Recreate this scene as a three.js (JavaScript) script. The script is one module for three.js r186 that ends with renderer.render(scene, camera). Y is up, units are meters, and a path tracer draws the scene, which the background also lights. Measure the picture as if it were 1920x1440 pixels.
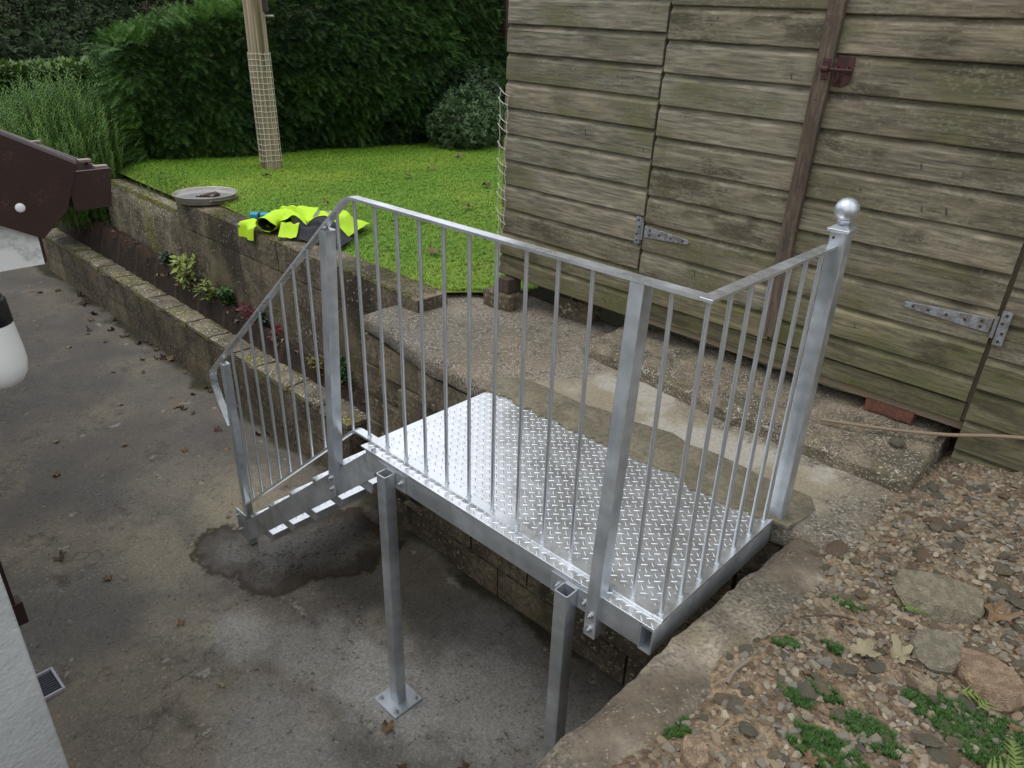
import * as THREE from 'three';
import { RoundedBoxGeometry } from 'three/addons/geometries/RoundedBoxGeometry.js';
import { ConvexGeometry } from 'three/addons/geometries/ConvexGeometry.js';
import { mergeGeometries, mergeVertices, toCreasedNormals } from 'three/addons/utils/BufferGeometryUtils.js';

// ---------------------------------------------------------------- camera, sky, sun, exposure
const scene = new THREE.Scene();
const camera = new THREE.PerspectiveCamera(55.272, 1024 / 768, 0.05, 400);
camera.position.set(0.828, 1.663, 1.609);
camera.rotation.order = 'YXZ';
camera.rotation.set(-0.455, 0.752, 0.031);
const renderer = new THREE.WebGLRenderer({ antialias: true });
renderer.toneMapping = THREE.LinearToneMapping;
renderer.toneMappingExposure = 1.28;
renderer.shadowMap.enabled = true;
renderer.shadowMap.type = THREE.PCFSoftShadowMap;

function mulberry(a) { return () => { a |= 0; a = a + 0x6D2B79F5 | 0; let t = Math.imul(a ^ a >>> 15, 1 | a); t = t + Math.imul(t ^ t >>> 7, 61 | t) ^ t; return ((t ^ t >>> 14) >>> 0) / 4294967296; }; }
// periodic fractal value noise, 0..1 around .5; fx, fy = lattice cells across the field
function fbm(w, h, fx, fy, oct, seed, gain = 0.5) {
  const out = new Float32Array(w * h); let amp = 1, tot = 0;
  for (let o = 0; o < oct; o++) {
    const rnd = mulberry(seed * 131 + o * 977 + 7), cx = Math.max(1, Math.round(fx * 2 ** o)), cy = Math.max(1, Math.round(fy * 2 ** o));
    const L = new Float32Array(cx * cy); for (let i = 0; i < L.length; i++) L[i] = rnd();
    const A = new Int32Array(w), B = new Int32Array(w), SX = new Float32Array(w), row = new Float32Array(cx);
    for (let x = 0; x < w; x++) { const u = x / w * cx, x0 = Math.floor(u), tx = u - x0; SX[x] = tx * tx * (3 - 2 * tx); A[x] = x0 % cx; B[x] = (x0 + 1) % cx; }
    for (let y = 0; y < h; y++) {
      const v = y / h * cy, y0 = Math.floor(v), ty = v - y0, sy = ty * ty * (3 - 2 * ty), r0 = (y0 % cy) * cx, r1 = ((y0 + 1) % cy) * cx, o0 = y * w;
      for (let x = 0; x < cx; x++) row[x] = amp * (L[r0 + x] + (L[r1 + x] - L[r0 + x]) * sy);
      for (let x = 0; x < w; x++) { const p = row[A[x]]; out[o0 + x] += p + (row[B[x]] - p) * SX[x]; }
    }
    tot += amp; amp *= gain;
  }
  for (let i = 0; i < out.length; i++) out[i] /= tot;
  return out;
}
const clamp = (x, a = 0, b = 1) => x < a ? a : x > b ? b : x;
const sst = (a, b, x) => { const t = clamp((x - a) / (b - a)); return t * t * (3 - 2 * t); };
const mix = (a, b, t) => a + (b - a) * t;
const mix3 = (A, B, t) => [mix(A[0], B[0], t), mix(A[1], B[1], t), mix(A[2], B[2], t)];
// colour map from fn(i, x, y) -> [r, g, b] sRGB 0..255
function colourTex(w, h, fn, repeat = true) {
  const d = new Uint8Array(w * h * 4);
  for (let y = 0; y < h; y++) for (let x = 0; x < w; x++) { const i = y * w + x, c = fn(i, x, y); d[i * 4] = clamp(c[0], 0, 255); d[i * 4 + 1] = clamp(c[1], 0, 255); d[i * 4 + 2] = clamp(c[2], 0, 255); d[i * 4 + 3] = 255; }
  const t = new THREE.DataTexture(d, w, h); t.colorSpace = THREE.SRGBColorSpace; return fin(t, repeat);
}
function greyTex(w, h, fn, repeat = true) {
  const d = new Uint8Array(w * h * 4);
  for (let y = 0; y < h; y++) for (let x = 0; x < w; x++) { const i = y * w + x, c = clamp(fn(i, x, y)) * 255; d[i * 4] = d[i * 4 + 1] = d[i * 4 + 2] = c; d[i * 4 + 3] = 255; }
  return fin(new THREE.DataTexture(d, w, h), repeat);
}
function fin(t, repeat) { t.magFilter = THREE.LinearFilter; t.minFilter = THREE.LinearMipmapLinearFilter; t.generateMipmaps = true; t.wrapS = t.wrapT = repeat ? THREE.RepeatWrapping : THREE.ClampToEdgeWrapping; t.needsUpdate = true; return t; }
function rep(t, sx, sy) { const c = t.clone(); c.repeat.set(sx, sy); c.needsUpdate = true; return c; }

{ // overcast sky: brighter towards the zenith, soft cloud structure
  const w = 512, h = 256, d = new Float32Array(w * h * 4), n = fbm(w, h, 6, 5, 4, 3), n2 = fbm(w, h, 3, 2, 3, 9);
  for (let y = 0; y < h; y++) for (let x = 0; x < w; x++) {
    const i = y * w + x, el = ((y + 0.5) / h - 0.5) * Math.PI, s = Math.sin(el);
    let L;
    if (s > 0) L = 0.86 * (1 + 0.35 * s) * (0.72 + 0.3 * n[i] + 0.26 * n2[i]);
    else L = 0.12;
    d[i * 4] = L * (s > 0 ? 0.96 : 0.9); d[i * 4 + 1] = L; d[i * 4 + 2] = L * (s > 0 ? 1.07 : 0.75); d[i * 4 + 3] = 1;
  }
  const t = new THREE.DataTexture(d, w, h, THREE.RGBAFormat, THREE.FloatType);
  t.mapping = THREE.EquirectangularReflectionMapping; t.magFilter = t.minFilter = THREE.LinearFilter; t.wrapS = THREE.RepeatWrapping; t.needsUpdate = true;
  scene.background = t; scene.environment = t;
}
const sun = new THREE.DirectionalLight(new THREE.Color(1, 0.97, 0.92), 0.7);
sun.position.set(-5, 12, 4); sun.target.position.set(-1.5, 0, -0.5); sun.castShadow = true; sun.shadow.radius = 45;
sun.shadow.mapSize.set(2048, 2048);
Object.assign(sun.shadow.camera, { left: -12, right: 12, top: 12, bottom: -12, near: 0.5, far: 60 });
scene.add(sun, sun.target);

// ---------------------------------------------------------------- helpers
const counts = {};
function numbered(name) { const n = counts[name] = (counts[name] ?? -1) + 1; return n ? `${name}_${String(n).padStart(3, '0')}` : name; }
function tag(o, label, category, group, kind) { o.userData.label = label; o.userData.category = category; if (group) o.userData.group = group; if (kind) o.userData.kind = kind; return o; }
function thing(name, label, category, pos = [0, 0, 0], turn = 0, group) { const g = new THREE.Group(); g.name = numbered(name); g.position.set(...pos); g.rotation.y = turn; scene.add(g); return tag(g, label, category, group); }
function mesh(name, geo, mat, parent) {
  const m = new THREE.Mesh(geo, mat); m.castShadow = m.receiveShadow = true;
  if (parent) { m.name = name; parent.add(m); } else { m.name = numbered(name); scene.add(m); }
  return m;
}
function struct(name, geo, mat) { const m = mesh(name, geo, mat); m.userData.kind = 'structure'; return m; }
function group(name, parent) { const g = new THREE.Group(); g.name = name; parent.add(g); return g; }
// uv in metres from position and the way a face points (local space), shifted by ox, oy
function boxUV(g, ox = 0, oy = 0, s = 1) {
  g = g.index ? g.toNonIndexed() : g;
  const p = g.attributes.position, n = g.attributes.normal, uv = new Float32Array(p.count * 2);
  for (let i = 0; i < p.count; i += 3) {
    const nx = Math.abs(n.getX(i) + n.getX(i + 1) + n.getX(i + 2)), ny = Math.abs(n.getY(i) + n.getY(i + 1) + n.getY(i + 2)), nz = Math.abs(n.getZ(i) + n.getZ(i + 1) + n.getZ(i + 2));
    for (let k = i; k < i + 3; k++) {
      let u, v; const x = p.getX(k), y = p.getY(k), z = p.getZ(k);
      if (ny >= nx && ny >= nz) { u = x; v = z; } else if (nx >= nz) { u = z; v = y; } else { u = x; v = y; }
      uv[k * 2] = (u + ox) * s; uv[k * 2 + 1] = (v + oy) * s;
    }
  }
  g.setAttribute('uv', new THREE.BufferAttribute(uv, 2)); return g;
}
// bar between corner coordinates, small bevel
function bx(x0, x1, y0, y1, z0, z1, r = 0.002, seg = 1) {
  const w = Math.abs(x1 - x0), h = Math.abs(y1 - y0), d = Math.abs(z1 - z0);
  const g = r > 0 ? new RoundedBoxGeometry(w, h, d, seg, Math.min(r, w / 2.1, h / 2.1, d / 2.1)) : new THREE.BoxGeometry(w, h, d);
  g.translate((x0 + x1) / 2, (y0 + y1) / 2, (z0 + z1) / 2); return boxUV(g);
}
function cyl(r0, r1, h, seg = 12, open = false) { return new THREE.CylinderGeometry(r1, r0, h, seg, 1, open).translate(0, h / 2, 0); }
// hollow rectangular tube, section a x b centred on the axis, along +Y from 0 to len
function hollow(a, b, wall, len, r = 0.006) {
  const rr = (w, h, q, P = new THREE.Shape()) => { P.moveTo(-w / 2 + q, -h / 2); P.lineTo(w / 2 - q, -h / 2); P.quadraticCurveTo(w / 2, -h / 2, w / 2, -h / 2 + q); P.lineTo(w / 2, h / 2 - q); P.quadraticCurveTo(w / 2, h / 2, w / 2 - q, h / 2); P.lineTo(-w / 2 + q, h / 2); P.quadraticCurveTo(-w / 2, h / 2, -w / 2, h / 2 - q); P.lineTo(-w / 2, -h / 2 + q); P.quadraticCurveTo(-w / 2, -h / 2, -w / 2 + q, -h / 2); return P; };
  const s = rr(a, b, r); s.holes.push(rr(a - 2 * wall, b - 2 * wall, Math.max(0.002, r - wall), new THREE.Path()));
  const g = new THREE.ExtrudeGeometry(s, { depth: len, bevelEnabled: false, curveSegments: 3 }); g.rotateX(-Math.PI / 2);
  return boxUV(toCreasedNormals(g, 0.4));
}
// flat bar swept along a polyline in the x-y plane; t = thickness (to the left of travel), between z0 and z1
function strip(pts, t, z0, z1) {
  const n = pts.length, pos = [], N = [];
  for (let i = 0; i < n; i++) {
    const a = pts[Math.max(0, i - 1)], b = pts[Math.min(n - 1, i + 1)], l = Math.hypot(b[0] - a[0], b[1] - a[1]);
    N.push([-(b[1] - a[1]) / l, (b[0] - a[0]) / l]);
  }
  const C = i => [[pts[i][0], pts[i][1], z0], [pts[i][0], pts[i][1], z1], [pts[i][0] + N[i][0] * t, pts[i][1] + N[i][1] * t, z1], [pts[i][0] + N[i][0] * t, pts[i][1] + N[i][1] * t, z0]];
  const quad = (a, b, c, d) => pos.push(...a, ...b, ...c, ...a, ...c, ...d);
  for (let i = 0; i < n - 1; i++) { const A = C(i), B = C(i + 1); for (let k = 0; k < 4; k++) { const m = (k + 1) % 4; quad(A[k], A[m], B[m], B[k]); } }
  const A = C(0), B = C(n - 1); quad(A[3], A[2], A[1], A[0]); quad(B[0], B[1], B[2], B[3]);
  let g = new THREE.BufferGeometry(); g.setAttribute('position', new THREE.Float32BufferAttribute(pos, 3));
  g.computeVertexNormals(); g = toCreasedNormals(g, 0.6); return boxUV(g);
}
function arc(cx, cy, r, a0, a1, n) { const o = []; for (let i = 0; i <= n; i++) { const a = a0 + (a1 - a0) * i / n; o.push([cx + Math.cos(a) * r, cy + Math.sin(a) * r]); } return o; }
// cheap hashed 3-d value noise, -1..1
function h3(x, y, z) { let n = Math.imul(x, 374761393) + Math.imul(y, 668265263) + Math.imul(z, 1274126177) | 0; n = Math.imul(n ^ n >>> 13, 1274126177); return ((n ^ n >>> 16) >>> 0) / 4294967296 * 2 - 1; }
function n3(x, y, z) {
  const X = Math.floor(x), Y = Math.floor(y), Z = Math.floor(z); let a = x - X, b = y - Y, c = z - Z; a = a * a * (3 - 2 * a); b = b * b * (3 - 2 * b); c = c * c * (3 - 2 * c);
  const L = (i, j) => mix(h3(X, Y + i, Z + j), h3(X + 1, Y + i, Z + j), a);
  return mix(mix(L(0, 0), L(1, 0), b), mix(L(0, 1), L(1, 1), b), c);
}
const n3f = (x, y, z, s) => n3(x * s, y * s, z * s) * 0.6 + n3(x * s * 2.3 + 9, y * s * 2.3, z * s * 2.3) * 0.3 + n3(x * s * 5.1, y * s * 5.1 + 4, z * s * 5.1) * 0.15;
// box with chipped, uneven faces and edges
function rough(x0, x1, y0, y1, z0, z1, step, amp, freq = 9, round = 0.012) {
  const w = x1 - x0, h = y1 - y0, d = z1 - z0, S = v => Math.max(1, Math.min(120, Math.round(v / step)));
  let g = new THREE.BoxGeometry(w, h, d, S(w), S(h), S(d)); g.translate((x0 + x1) / 2, (y0 + y1) / 2, (z0 + z1) / 2);
  g.deleteAttribute('uv'); g.deleteAttribute('normal'); g = mergeVertices(g, 1e-5);
  const p = g.attributes.position, cx = (x0 + x1) / 2, cy = (y0 + y1) / 2, cz = (z0 + z1) / 2;
  for (let i = 0; i < p.count; i++) {
    const x = p.getX(i), y = p.getY(i), z = p.getZ(i);
    const ex = Math.abs(Math.abs(x - cx) - w / 2) < 1e-4, ey = Math.abs(Math.abs(y - cy) - h / 2) < 1e-4, ez = Math.abs(Math.abs(z - cz) - d / 2) < 1e-4;
    const edge = (ex + ey + ez) >= 2 ? round * (0.5 + 0.5 * Math.abs(n3f(x, y, z, 14)) * 2) : 0, k = n3f(x, y, z, freq) * amp;
    p.setXYZ(i, x + (ex ? Math.sign(x - cx) * (k - edge) : 0), y + (ey ? Math.sign(y - cy) * (k - edge) : 0), z + (ez ? Math.sign(z - cz) * (k - edge) : 0));
  }
  g.computeVertexNormals(); return boxUV(toCreasedNormals(g, 0.9));
}
function grid(nx, nz, fn) { // fn(u, v) -> [x, y, z]; uv in metres from x, z
  const pos = [], uv = [], idx = [];
  for (let j = 0; j <= nz; j++) for (let i = 0; i <= nx; i++) { const p = fn(i / nx, j / nz); pos.push(...p); uv.push(p[0], p[2]); }
  for (let j = 0; j < nz; j++) for (let i = 0; i < nx; i++) { const a = j * (nx + 1) + i, b = a + 1, c = a + nx + 1, d = c + 1; idx.push(a, c, b, b, c, d); }
  const g = new THREE.BufferGeometry(); g.setAttribute('position', new THREE.Float32BufferAttribute(pos, 3)); g.setAttribute('uv', new THREE.Float32BufferAttribute(uv, 2)); g.setIndex(idx); g.computeVertexNormals(); return g;
}
function tube(pts, r, seg = 5, n = 0) { const c = new THREE.CatmullRomCurve3(pts.map(p => new THREE.Vector3(...p))); return new THREE.TubeGeometry(c, n || Math.max(4, pts.length * 3), r, seg, false); }
const M4 = new THREE.Matrix4(), Q4 = new THREE.Quaternion(), V3 = new THREE.Vector3(), S3 = new THREE.Vector3(), E3 = new THREE.Euler();
function scatter(name, geo, mat, list, parent) { // list: [x, y, z, rx, ry, rz, sx, sy, sz, Color]
  const m = new THREE.InstancedMesh(geo, mat, list.length); m.castShadow = m.receiveShadow = true;
  list.forEach((a, i) => { M4.compose(V3.set(a[0], a[1], a[2]), Q4.setFromEuler(E3.set(a[3], a[4], a[5], 'YXZ')), S3.set(a[6], a[7], a[8])); m.setMatrixAt(i, M4); if (a[9]) m.setColorAt(i, a[9]); });
  m.instanceMatrix.needsUpdate = true; if (m.instanceColor) m.instanceColor.needsUpdate = true;
  m.userData.kind = 'stuff';
  if (parent) { m.name = name; parent.add(m); } else { m.name = numbered(name); scene.add(m); }
  return m;
}
const rgb = (r, g, b) => new THREE.Color().setRGB(r, g, b);
// ---------------------------------------------------------------- materials
const H = -1.362; // level of the yard
const std = (o) => new THREE.MeshStandardMaterial(o);
const fineA = fbm(512, 512, 64, 64, 3, 21), fineB = fbm(512, 512, 10, 10, 5, 22), coarse = fbm(512, 512, 3, 3, 4, 23);
const grit = greyTex(512, 512, i => fineA[i] * 0.7 + fineB[i] * 0.3);
const fineBump = rep(grit, 2, 2);
// galvanised steel: soft spangle
const spA = fbm(512, 512, 40, 40, 2, 31), spB = fbm(512, 512, 5, 9, 4, 32), spC = fbm(512, 512, 14, 3, 3, 33);
const galvMap = rep(colourTex(512, 512, i => { const k = 0.9 + 0.05 * (spA[i] - 0.5) + 0.22 * (spB[i] - 0.5) + 0.14 * (spC[i] - 0.5); return [220 * k, 226 * k, 231 * k]; }), 1.6, 1.6);
const galvRough = rep(greyTex(512, 512, i => 0.40 + 0.24 * (spB[i] - 0.5) + 0.06 * (spA[i] - 0.5)), 1.6, 1.6);
const galv = std({ map: galvMap, roughnessMap: galvRough, roughness: 1, metalness: 0.78 });
const plateMap = rep(colourTex(512, 512, i => { const k = 0.95 + 0.06 * (spA[i] - 0.5) + 0.16 * (spB[i] - 0.5); return [240 * k, 243 * k, 246 * k]; }), 1.6, 1.6);
const plateRough = rep(greyTex(512, 512, i => 0.31 + 0.2 * (spB[i] - 0.5) + 0.06 * (spA[i] - 0.5)), 1.6, 1.6);
const plateSteel = std({ map: plateMap, roughnessMap: plateRough, roughness: 1, metalness: 0.85 });
const boltSteel = std({ color: rgb(0.5, 0.51, 0.52), roughness: 0.35, metalness: 0.9 });

// weathered boards: rows of a sheet, each row the face of one board (2.4 m x 0.16 m)
const ROWS = 12, RW = 1280, RH = 80;
function boardSheet(seed, o) {
  const w = RW, h = RH * ROWS, N = w * h, grain = fbm(w, h, 26, 19 * ROWS, 2, seed, 0.7), streak = fbm(w, h, 5, 5 * ROWS, 4, seed + 1), patch = fbm(w, h, 7, 1.4 * ROWS, 5, seed + 2), patch2 = fbm(w, h, 9, 2.2 * ROWS, 6, seed + 3, 0.62), fleck = fbm(w, h, 190, 26 * ROWS, 2, seed + 4);
  const rnd = mulberry(seed * 17 + 5), rows = [];
  for (let r = 0; r < ROWS; r++) {
    const k = [], cr = []; for (let n = 0; n < 1 + rnd() * 3; n++) k.push([rnd() * w, 14 + rnd() * 50, 2.2 + rnd() * 2.6, rnd() < 0.55]);
    if (rnd() < 0.6) cr.push([rnd() * w, 20 + rnd() * 40, 60 + rnd() * 130, (rnd() - 0.5) * 0.05]);
    rows.push({ k, cr, tone: 0.92 + rnd() * 0.16, warm: rnd(), gr: rnd() });
  }
  const bump = new Float32Array(N);
  const map = colourTex(w, h, (i, x, y) => {
    const r = rows[Math.floor(y / RH)], yy = y % RH; let g = grain[i], kn = 0, ring = 0, crk = 0;
    for (const [kx, ky, kr, long] of r.k) {
      const dx = (x - kx) / kr / 1.5, dy = (yy - ky) / kr; if (dx * dx + dy * dy > 400) continue;
      const q = long ? Math.hypot(dx * 1.5 + dy * 0.3, dy * 0.32) : Math.hypot(dx, dy); if (q < 1) kn = Math.max(kn, 1 - q);
      const d = Math.hypot(dx * 0.35, dy); ring += Math.sin(d * 2.6 + g * 3) * Math.exp(-d * 0.3) * 0.16;
    }
    for (const [cx, cy, l, sl] of r.cr) { const t = (x - cx) / l; if (Math.abs(t) < 1) crk = Math.max(crk, sst(1.1, 0.2, Math.abs(yy - cy - (x - cx) * sl - (streak[i] - 0.5) * 9)) * (1 - t * t)); }
    g = clamp(g + ring);
    bump[i] = g * 0.5 + streak[i] * 0.3 - kn * 0.2 - crk * 0.5;
    const k = (1 + 0.6 * (g - 0.5) + 0.36 * (streak[i] - 0.5)) * r.tone;
    let c = mix3(o.a, o.b, sst(0.36, 0.64, streak[i] * 0.5 + patch[i] * 0.5)); c = mix3(c, o.warm, r.warm * 0.3);
    c = [c[0] * k, c[1] * k, c[2] * k];
    c = mix3(c, o.green, sst(o.g0, o.g0 + 0.2, patch[i] * 0.75 + grain[i] * 0.25 + (r.gr - 0.5) * 0.06) * o.gAmt);
    c = mix3(c, o.dark, sst(o.d0, o.d0 + 0.14, patch2[i] * 0.8 + grain[i] * 0.2) * o.dAmt);
    c = mix3(c, o.pale, sst(0.57, 0.68, fleck[i] * 0.62 + patch2[(i + 40000) % N] * 0.38 + o.fleck) * 0.32);
    c = mix3(c, [48, 42, 32], sst(0.1, 0.9, kn) * 0.75); c = mix3(c, [30, 26, 20], crk * 0.85);
    return c;
  });
  return std({ map, roughness: 0.9, bumpMap: greyTex(w, h, i => bump[i]), bumpScale: 0.003 });
}
const woodGrey = boardSheet(41, { a: [128, 122, 105], b: [112, 106, 90], warm: [126, 112, 90], green: [92, 92, 58], g0: 0.52, gAmt: 0.6, dark: [74, 66, 52], d0: 0.6, dAmt: 0.5, pale: [150, 147, 132], fleck: -0.04 });
const woodGreen = boardSheet(57, { a: [122, 115, 97], b: [102, 96, 78], warm: [114, 101, 80], green: [90, 88, 58], g0: 0.5, gAmt: 0.6, dark: [58, 51, 38], d0: 0.55, dAmt: 0.65, pale: [150, 147, 130], fleck: 0.0 });
const woodMoss = boardSheet(73, { a: [110, 104, 82], b: [93, 89, 66], warm: [104, 92, 64], green: [80, 82, 42], g0: 0.42, gAmt: 0.65, dark: [56, 50, 34], d0: 0.54, dAmt: 0.6, pale: [132, 129, 108], fleck: -0.03 });
const woodBrown = boardSheet(89, { a: [98, 86, 73], b: [80, 69, 58], warm: [98, 82, 66], green: [80, 74, 52], g0: 0.66, gAmt: 0.3, dark: [54, 42, 33], d0: 0.55, dAmt: 0.6, pale: [134, 118, 98], fleck: -0.02 });
// uv of a board lying along local x: its own row of the sheet
function boardUV(g, row, off, w0, h0, axis = 'x') {
  g = g.index ? g.toNonIndexed() : g; const p = g.attributes.position, uv = new Float32Array(p.count * 2);
  for (let i = 0; i < p.count; i++) {
    const al = axis === 'x' ? p.getX(i) : p.getY(i), ac = axis === 'x' ? p.getY(i) - h0 : p.getX(i) - h0, dz = p.getZ(i);
    uv[i * 2] = (al - w0) / 2.4 + off; uv[i * 2 + 1] = (row + clamp((ac + dz * 0.3) / 0.16, 0.02, 0.97)) / ROWS;
  }
  g.setAttribute('uv', new THREE.BufferAttribute(uv, 2)); return g;
}

// concrete of several ages: tileable 2 m sheets
function concreteTex(seed, base, alt, spots, spotT, dark, opt = {}) {
  const w = 1024, a = fbm(w, w, 5, 5, 6, seed, 0.55), b = fbm(w, w, 120, 120, 3, seed + 1), c = fbm(w, w, 9, 9, 5, seed + 2, 0.6), e = fbm(w, w, 3, opt.vert ? 2 : 3, 5, seed + 3, 0.6), st = fbm(w, w, 26, 3, 4, seed + 4);
  return { map: colourTex(w, w, i => {
    let k = 0.78 + 0.44 * (b[i] - 0.5) * 1.3 + 0.5 * (a[i] - 0.5);
    let q = mix3(base, alt, sst(0.38, 0.62, c[i])); q = q.map(v => v * k * 1.28);
    q = mix3(q, dark, sst(0.5, 0.68, e[i] * 0.75 + (opt.vert ? st[i] : b[i]) * 0.25) * (opt.dAmt ?? 0.6));
    if (opt.moss) q = mix3(q, opt.moss, sst(0.54, 0.66, a[(i + 77777) % (w * w)] * 0.7 + b[i] * 0.3) * (opt.mossAmt ?? 0.6));
    q = mix3(q, spots, sst(spotT, spotT + 0.08, b[i] * 0.72 + c[i] * 0.28));
    return q;
  }), bump: greyTex(w, w, i => b[i] * 0.6 + a[i] * 0.4) };
}
function concreteMat(t, s, bs, r = 0.92) { return std({ map: rep(t.map, s, s), bumpMap: rep(t.bump, s, s), bumpScale: bs, roughness: r }); }
const wallTex = concreteTex(101, [112, 100, 82], [92, 82, 66], [160, 152, 132], 0.66, [42, 36, 28], { vert: true, dAmt: 0.75, moss: [70, 68, 34], mossAmt: 0.5 });
const wallMat = concreteMat(wallTex, 0.5, 0.006);
const capTex = concreteTex(121, [136, 126, 106], [110, 101, 84], [186, 180, 164], 0.62, [62, 55, 42], { dAmt: 0.6, moss: [104, 102, 34], mossAmt: 0.95 });
const capMat = concreteMat(capTex, 0.7, 0.008);
const aggTex = concreteTex(131, [128, 117, 99], [104, 95, 80], [180, 174, 160], 0.61, [74, 66, 54], { dAmt: 0.55, moss: [84, 82, 50], mossAmt: 0.3 });
const kerbMat = concreteMat(aggTex, 1.4, 0.009);
const edgeTex = concreteTex(171, [134, 124, 108], [112, 103, 89], [150, 142, 128], 0.69, [82, 70, 56], { dAmt: 0.6, moss: [92, 84, 52], mossAmt: 0.4 });
const edgeMat = concreteMat(edgeTex, 1.0, 0.008);
const mossMat = std({ map: rep(colourTex(512, 512, i => { const k = 0.5 + fineA[i] * 0.9; return mix3([96, 98, 30], [132, 120, 46], fineB[i]).map(v => v * k); }), 3, 3), roughness: 1, bumpMap: fineBump, bumpScale: 0.012 });
// ---------------------------------------------------------------- the setting
function terrainY(x, z) { const d = Math.hypot(x * 1.0, z * 0.7); return -1.56 - 3.2 * sst(11, 26, d) + 13 * sst(26, 95, d) + n3f(x, 0, z, 0.06) * sst(15, 40, d) * 2.5; }
{ // one ground sheet out to the wooded hillside
  const dirt = std({ map: rep(colourTex(256, 256, i => { const k = 0.7 + 0.6 * fineA[(i * 2) % 262144]; return [60 * k, 58 * k, 34 * k]; }), 0.5, 0.5), roughness: 1 });
  struct('terrain', grid(110, 110, (u, v) => { const q = t => { const s = t * 2 - 1; return Math.sign(s) * (Math.abs(s) * 14 + s * s * s * s * 130); }; const x = q(u) - 2, z = q(v); return [x, terrainY(x, z), z]; }), dirt);
}
// yard: stains, cement dust and damp are where the photograph shows them
const F1 = fbm(1024, 1024, 6, 6, 6, 201, 0.58), F2 = fbm(1024, 1024, 150, 150, 3, 202), F3 = fbm(1024, 1024, 3, 3, 5, 203, 0.6), F4 = fbm(1024, 1024, 22, 22, 4, 204, 0.6);
const smp = (F, x, z, per) => { const a = ((Math.round(x / per * 1024) % 1024) + 1024) % 1024, b = ((Math.round(z / per * 1024) % 1024) + 1024) % 1024; return F[b * 1024 + a]; };
function polyDist(P, x, z) { // signed, negative inside
  let d = 1e9, c = false;
  for (let i = 0, j = P.length - 1; i < P.length; j = i++) {
    const [ax, az] = P[j], [bx_, bz] = P[i], ex = bx_ - ax, ez = bz - az, t = clamp(((x - ax) * ex + (z - az) * ez) / (ex * ex + ez * ez)); d = Math.min(d, Math.hypot(x - ax - ex * t, z - az - ez * t));
    if ((az > z) !== (bz > z) && x < (bx_ - ax) * (z - az) / (bz - az) + ax) c = !c;
  }
  return c ? -d : d;
}
const wetP = [[-3.09, 0.34], [-2.85, 0.31], [-2.69, 0.225], [-2.5, 0.226], [-2.37, 0.128], [-2.33, -0.14], [-2.2, -0.4], [-2.25, -0.72], [-2.75, -0.75], [-2.95, -0.45], [-3.05, -0.15], [-3.22, 0.02], [-3.22, 0.17]];
const dust = [[-1.4, 0.05, 0.6, 0.3, 1.0], [-1.0, -0.2, 0.55, 0.42, 0.85], [-2.25, 0.42, 0.28, 0.2, 0.75], [-1.85, 0.25, 0.4, 0.18, 0.6], [-0.5, -0.35, 0.4, 0.35, 0.5], [-1.2, -0.55, 0.4, 0.2, 0.45], [-1.5, 0.6, 0.5, 0.3, 0.5]];
const tan = [[-3.3, -0.2, 0.6, 0.5, 0.9], [-3.25, 0.45, 0.6, 0.3, 0.75], [-2.6, 0.6, 0.4, 0.2, 0.5], [-2.4, 0.35, 0.2, 0.1, 0.4], [-3.9, 0.0, 0.5, 0.4, 0.5], [-1.75, -0.2, 0.18, 0.12, 0.5]];
const blob = (L, x, z, n) => { let m = 0; for (const [cx, cz, rx, rz, a] of L) { const d = Math.hypot((x - cx) / rx, (z - cz) / rz); m = Math.max(m, a * sst(1.25, 0.35, d + (n - 0.5) * 1.3)); } return m; };
function wetAt(x, z) { const n = smp(F4, x, z, 1.3) - 0.5, n2 = smp(F1, x, z, 1.7) - 0.5; return polyDist(wetP, x, z) + n * 0.12 + n2 * 0.14; }
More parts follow.
